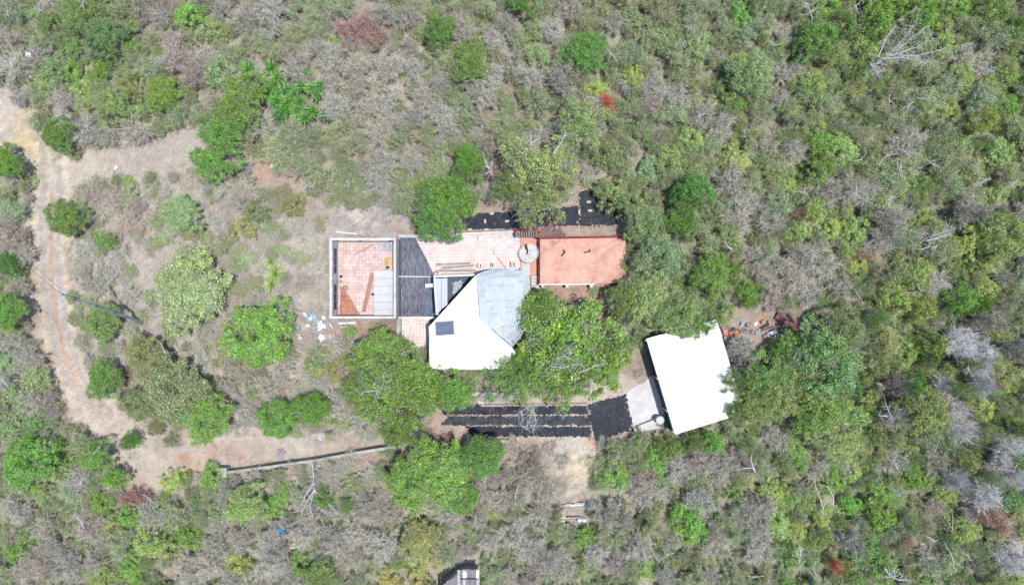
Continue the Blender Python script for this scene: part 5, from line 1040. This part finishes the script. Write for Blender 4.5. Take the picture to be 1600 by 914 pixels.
rag('small blue rag below the orange crate', [(1143,525),(1148,524),(1148,529),(1144,530)], BLUE, 45, .15, 6); rag('dark rag above the orange crate', [(1140,513),(1147,512),(1147,517),(1141,517)], BLACKM, 46, .2, 8)
rag('dark blue rag right of the orange crate', [(1158,517),(1168,515),(1165,521),(1159,522)], TARPD, 47, .2, 8); rag('black bent plastic on the red soil right of the shed', [(1188,512),(1200,506),(1200,510),(1190,515)], BLACKM, 48, .2, 8)
wf = thing('broken_shelf', 'broken white angle frame lying by the tree edge right of shed', 'frame', (*xy(1208, 520), 0)); part(MB().obox(xy(1199,524,.3), xy(1213,516.5,.3), .35, .15, .3), 'board', WS, wf); part(MB().obox(xy(1213.5,517,.3), xy(1217,527,.3), .12, .15, .29), 'rail', WS, wf)
rod('stick', (1163,513,.3), (1178,522,.3), .08, .06, WOODG, 'grey stick across the debris right of the shed', 'stick'); rod('stick', (1190,518,.3), (1220,508,.3), .1, .06, WOODG, 'grey beam on the red soil right of the shed', 'beam')
for i, (x, y) in enumerate(((1165,536),(1152,545),(1140,540),(1172,534),(1143,550))): rag('pale plastic scrap %s under the tree beside the shed' % ['right of centre','lower','upper left','rightmost','lowest'][i], [(x-3,y-3),(x+3,y-3),(x+3,y+3),(x-3,y+2)], LBLUE if i % 2 else WS, 60+i, .2, 6)
# tin roof hut at the bottom edge
hut = thing('tin_roof_hut', 'hut with a weathered white and grey tin roof at the bottom edge', 'hut', (*xy(720, 925), 0)); z = 2.3
tops = [914,911,907,905,902,897,890,890,889,889,889,890,889,889]; WT = [0,1,0,0,1,0,1,0,1,1,0,1,0,1]
for i, ty in enumerate(tops):
    x0 = 689+i*4.3; x1 = x0+4.15; A = P(x0, ty, z); B = P(x1, 950, z-.3); V = []; F = []; m2 = [TIN, METAL, WALLW][WT[i]+(1 if i in (6, 8, 13) else 0)]
    for r_ in range(2):
        for c_ in range(9): V.append((A[0]+(B[0]-A[0])*c_/8, (A[1], B[1])[r_], (z, z-.3)[r_]+.02*math.cos(c_*math.pi)+(i % 3)*.022))
    for c_ in range(8): F.append((c_, c_+9, c_+10, c_+1))
    o = part(MB().add(V, F), 'roof_sheet', m2, hut); q_ = o.modifiers.new('thickness', 'SOLIDIFY'); q_.thickness = .012
for x0, x1, y0, y1 in ((723,729,892,902),(744,748,890,903)): part(MB().box(*xy(x0,y1,z), z+.06, *xy(x1,y0,z), z+.085), 'roof_patch', WS, hut)
part(MB().obox(xy(720,903.5,z), xy(748,903.5,z), .1, z+.06, z+.1), 'roof_batten', BLACKM, hut); part(MB().prism(pl((694,918),(720,896),(745,896),(745,945),(694,945), z=z), 0, z-.35), 'wall', WALLT, hut)
# block ruin
ru = thing('block_ruin', 'low ruined outline of grey blocks in the lower scrub', 'ruin', (*xy(898, 804), 0))
for i in range(9): x, y = 881-(i > 4)*1+rp.gauss(0,.6), 796+i*2.9; q = xy(x, y, .4); part(MB().box(q[0]-.24,q[1]-.08,0,q[0]+.2,q[1]+.08,.35+rp.random()*.15), 'block', OLDC if i % 2 else CONC, ru, .01)
for i in range(8): q = xy(881+i*4.6, 790-i*.5, .4); part(MB().box(q[0]-.13,q[1]-.08,0,q[0]+.13,q[1]+.1,.3), 'block', CONC if i % 3 else BLOCKR, ru, .01)
for i in range(6): q = xy(885+i*5, 809.5+rp.gauss(0,.5), .4); part(MB().box(q[0]-.13,q[1]-.1,0,q[0]+.13,q[1]+.1,.3), 'block', OLDC, ru, .01)
part(MB().prism(pl((888,784),(912,782),(913,788),(888,789)), 0, .1), 'trough', REDTRIM, ru); part(MB().obox(xy(890,790,.4), xy(915,788,.4), .1, .3, .4), 'rail', WS, ru)
for i, (x, y) in enumerate(((905.5,813),(913,813))): p = P(x, y, .4); o = inst(sme.copy(), 'sack'); o.data.materials.clear(); o.data.materials.append(WS); o.data.shade_smooth(); o.location = (p[0], p[1], .3); o.scale = (.26,.2,.2); tag(o, ['left','right'][i]+' one of two small white sacks in the block ruin', 'sack')
p = P(918, 790, .5); solo(MB().tube([(p[0],p[1],.1),(p[0],p[1],.6)], [.2,.26], 12).tube([(p[0],p[1],.6),(p[0],p[1],.62)], .27, 12), 'bucket', GREENP, 'green bucket at the corner of the block ruin', 'bucket')
solo(MB().obox(xy(887,817,.3), xy(888,822,.3), .2, .05, .4), 'pale_block', CONCP, 'upright pale block below the block ruin', 'block')
# stones on bare places
stones([(556,330),(600,335),(610,342),(640,345)], 26, 'pale stones scattered on the bare ground', 'small pale stone on bare ground above the roofless room', 8, (.05,.11))
stones([(360,580),(366,595),(372,610)], 16, 'pale stones scattered on the bare ground', 'small pale stone beside the dark forked trunk', 5, (.05,.12)); stones([(545,735),(560,728)], 12, 'pale stones scattered on the bare ground', 'small pale stone on bare ground below the retaining wall', 7, (.05,.1))
for o in bpy.data.objects:
    if 'kind' not in o and o.type == 'MESH' and o.name.startswith('stone'): pass
# leaves fallen on the shed roof, below the overhanging tree
m_ = MB()
for i in range(420):
    x, y = rp.gauss(1136, 12), rp.uniform(505, 660); x += (y-560)*.28-8
    if rp.random() < .18: x, y = rp.uniform(1020, 1130), rp.uniform(505, 670)
    if not bool(inpoly(np.array([x]), np.array([y]), [(1013,531),(1118,502),(1160,643),(1056,675)])[0]): continue
    q = P(x, y, 2.6); a = rp.random()*6; s_ = rp.uniform(.03, .075); z_ = 2.56+.15*max(0, (y-515)/150); m_.add([(q[0]-s_*math.cos(a),q[1]-s_*math.sin(a),z_),(q[0]+s_*math.sin(a)*.5,q[1]-s_*math.cos(a)*.5,z_+.02),(q[0]+s_*math.cos(a),q[1]+s_*math.sin(a),z_)], [(0,1,2)])
tag(m_.build('fallen_leaves', mat('grey_leaf', S(150,160,120), var=.5)), 'dry leaves fallen on the right side of the white shed roof', 'leaves', kind='stuff')
# twigs and litter lying on the black fabrics and the terrace edges
m_ = MB()
for x0, y0, x1, y1, n_ in ((685,632,922,682,80),(915,622,985,686,36),(726,333,840,358,36),(905,300,963,352,50),(520,500,618,545,160),(530,378,612,420,50),(655,367,810,372,60),(628,500,668,560,40)):
    for _ in range(n_):
        x, y = rp.uniform(x0, x1), rp.uniform(y0, y1); q = P(x, y, .24); a = rp.random()*6.28; L = rp.uniform(.06, .3); w_ = rp.uniform(.012, .03); dx, dy = math.cos(a), math.sin(a)
        m_.add([(q[0]-dy*w_, q[1]+dx*w_, .235), (q[0]+dy*w_, q[1]-dx*w_, .235), (q[0]+dx*L, q[1]+dy*L, .26)], [(0, 1, 2)])
tag(m_.build('litter', mat('litter_brown', S(176, 146, 130), var=.5, scale=3)), 'twigs and dry leaves scattered over the black fabrics and terraces', 'litter', kind='stuff')

DQ = [(1170,508,0),(1176,518,1),(1184,520,2),(1192,503,1),(1205,505,1),(1222,515,0),(1228,508,2),(1196,525,1),(1238,522,1),(1160,506,2)]
RL = ranked([q[:2] for q in DQ], [['grey brown crumpled rag','dusty pink torn rag','pale grey crumpled rag'][q[2]] for q in DQ])
for i, (x, y, r_, k) in enumerate([(1170,508,4,0),(1176,518,3,1),(1184,520,4,2),(1192,503,3,1),(1205,505,4,1),(1222,515,4,0),(1228,508,3,2),(1196,525,3,1),(1238,522,4,1),(1160,506,3,2)]):
    rag(RL[i], [(x-r_,y-r_*.7),(x+r_,y-r_),(x+r_*.8,y+r_*.7),(x-r_*.9,y+r_*.8)], [WOODG, BLOCKR, LBLUE][k], 80+i, .25, 8, .2, 'rag', 'rag', 'rags in the rubbish right of the shed')

for i, (x, y, r_) in enumerate([(486,497,3),(492,512,3),(489,518,2.5),(506,497,2),(512,503,1.8),(497,511,2),(481,508,2),(470,515,1.6),(512,519,1.8),(516,526,1.6),(493,525,1.8),(474,538,1.5),(508,540,1.5),(486,486,1.6)]):
    rag(ranked([(x, y)], 'small torn white scrap')[0].replace('below', 'below'), [(x-r_,y-r_*.7),(x+r_,y-r_),(x+r_*.8,y+r_*.7),(x-r_*.9,y+r_*.8)], [WS, LBLUE, METAL][i % 3], 120+i, .3, 6, .25, 'plastic_scrap', 'scrap', 'torn white scraps around the debris heap')
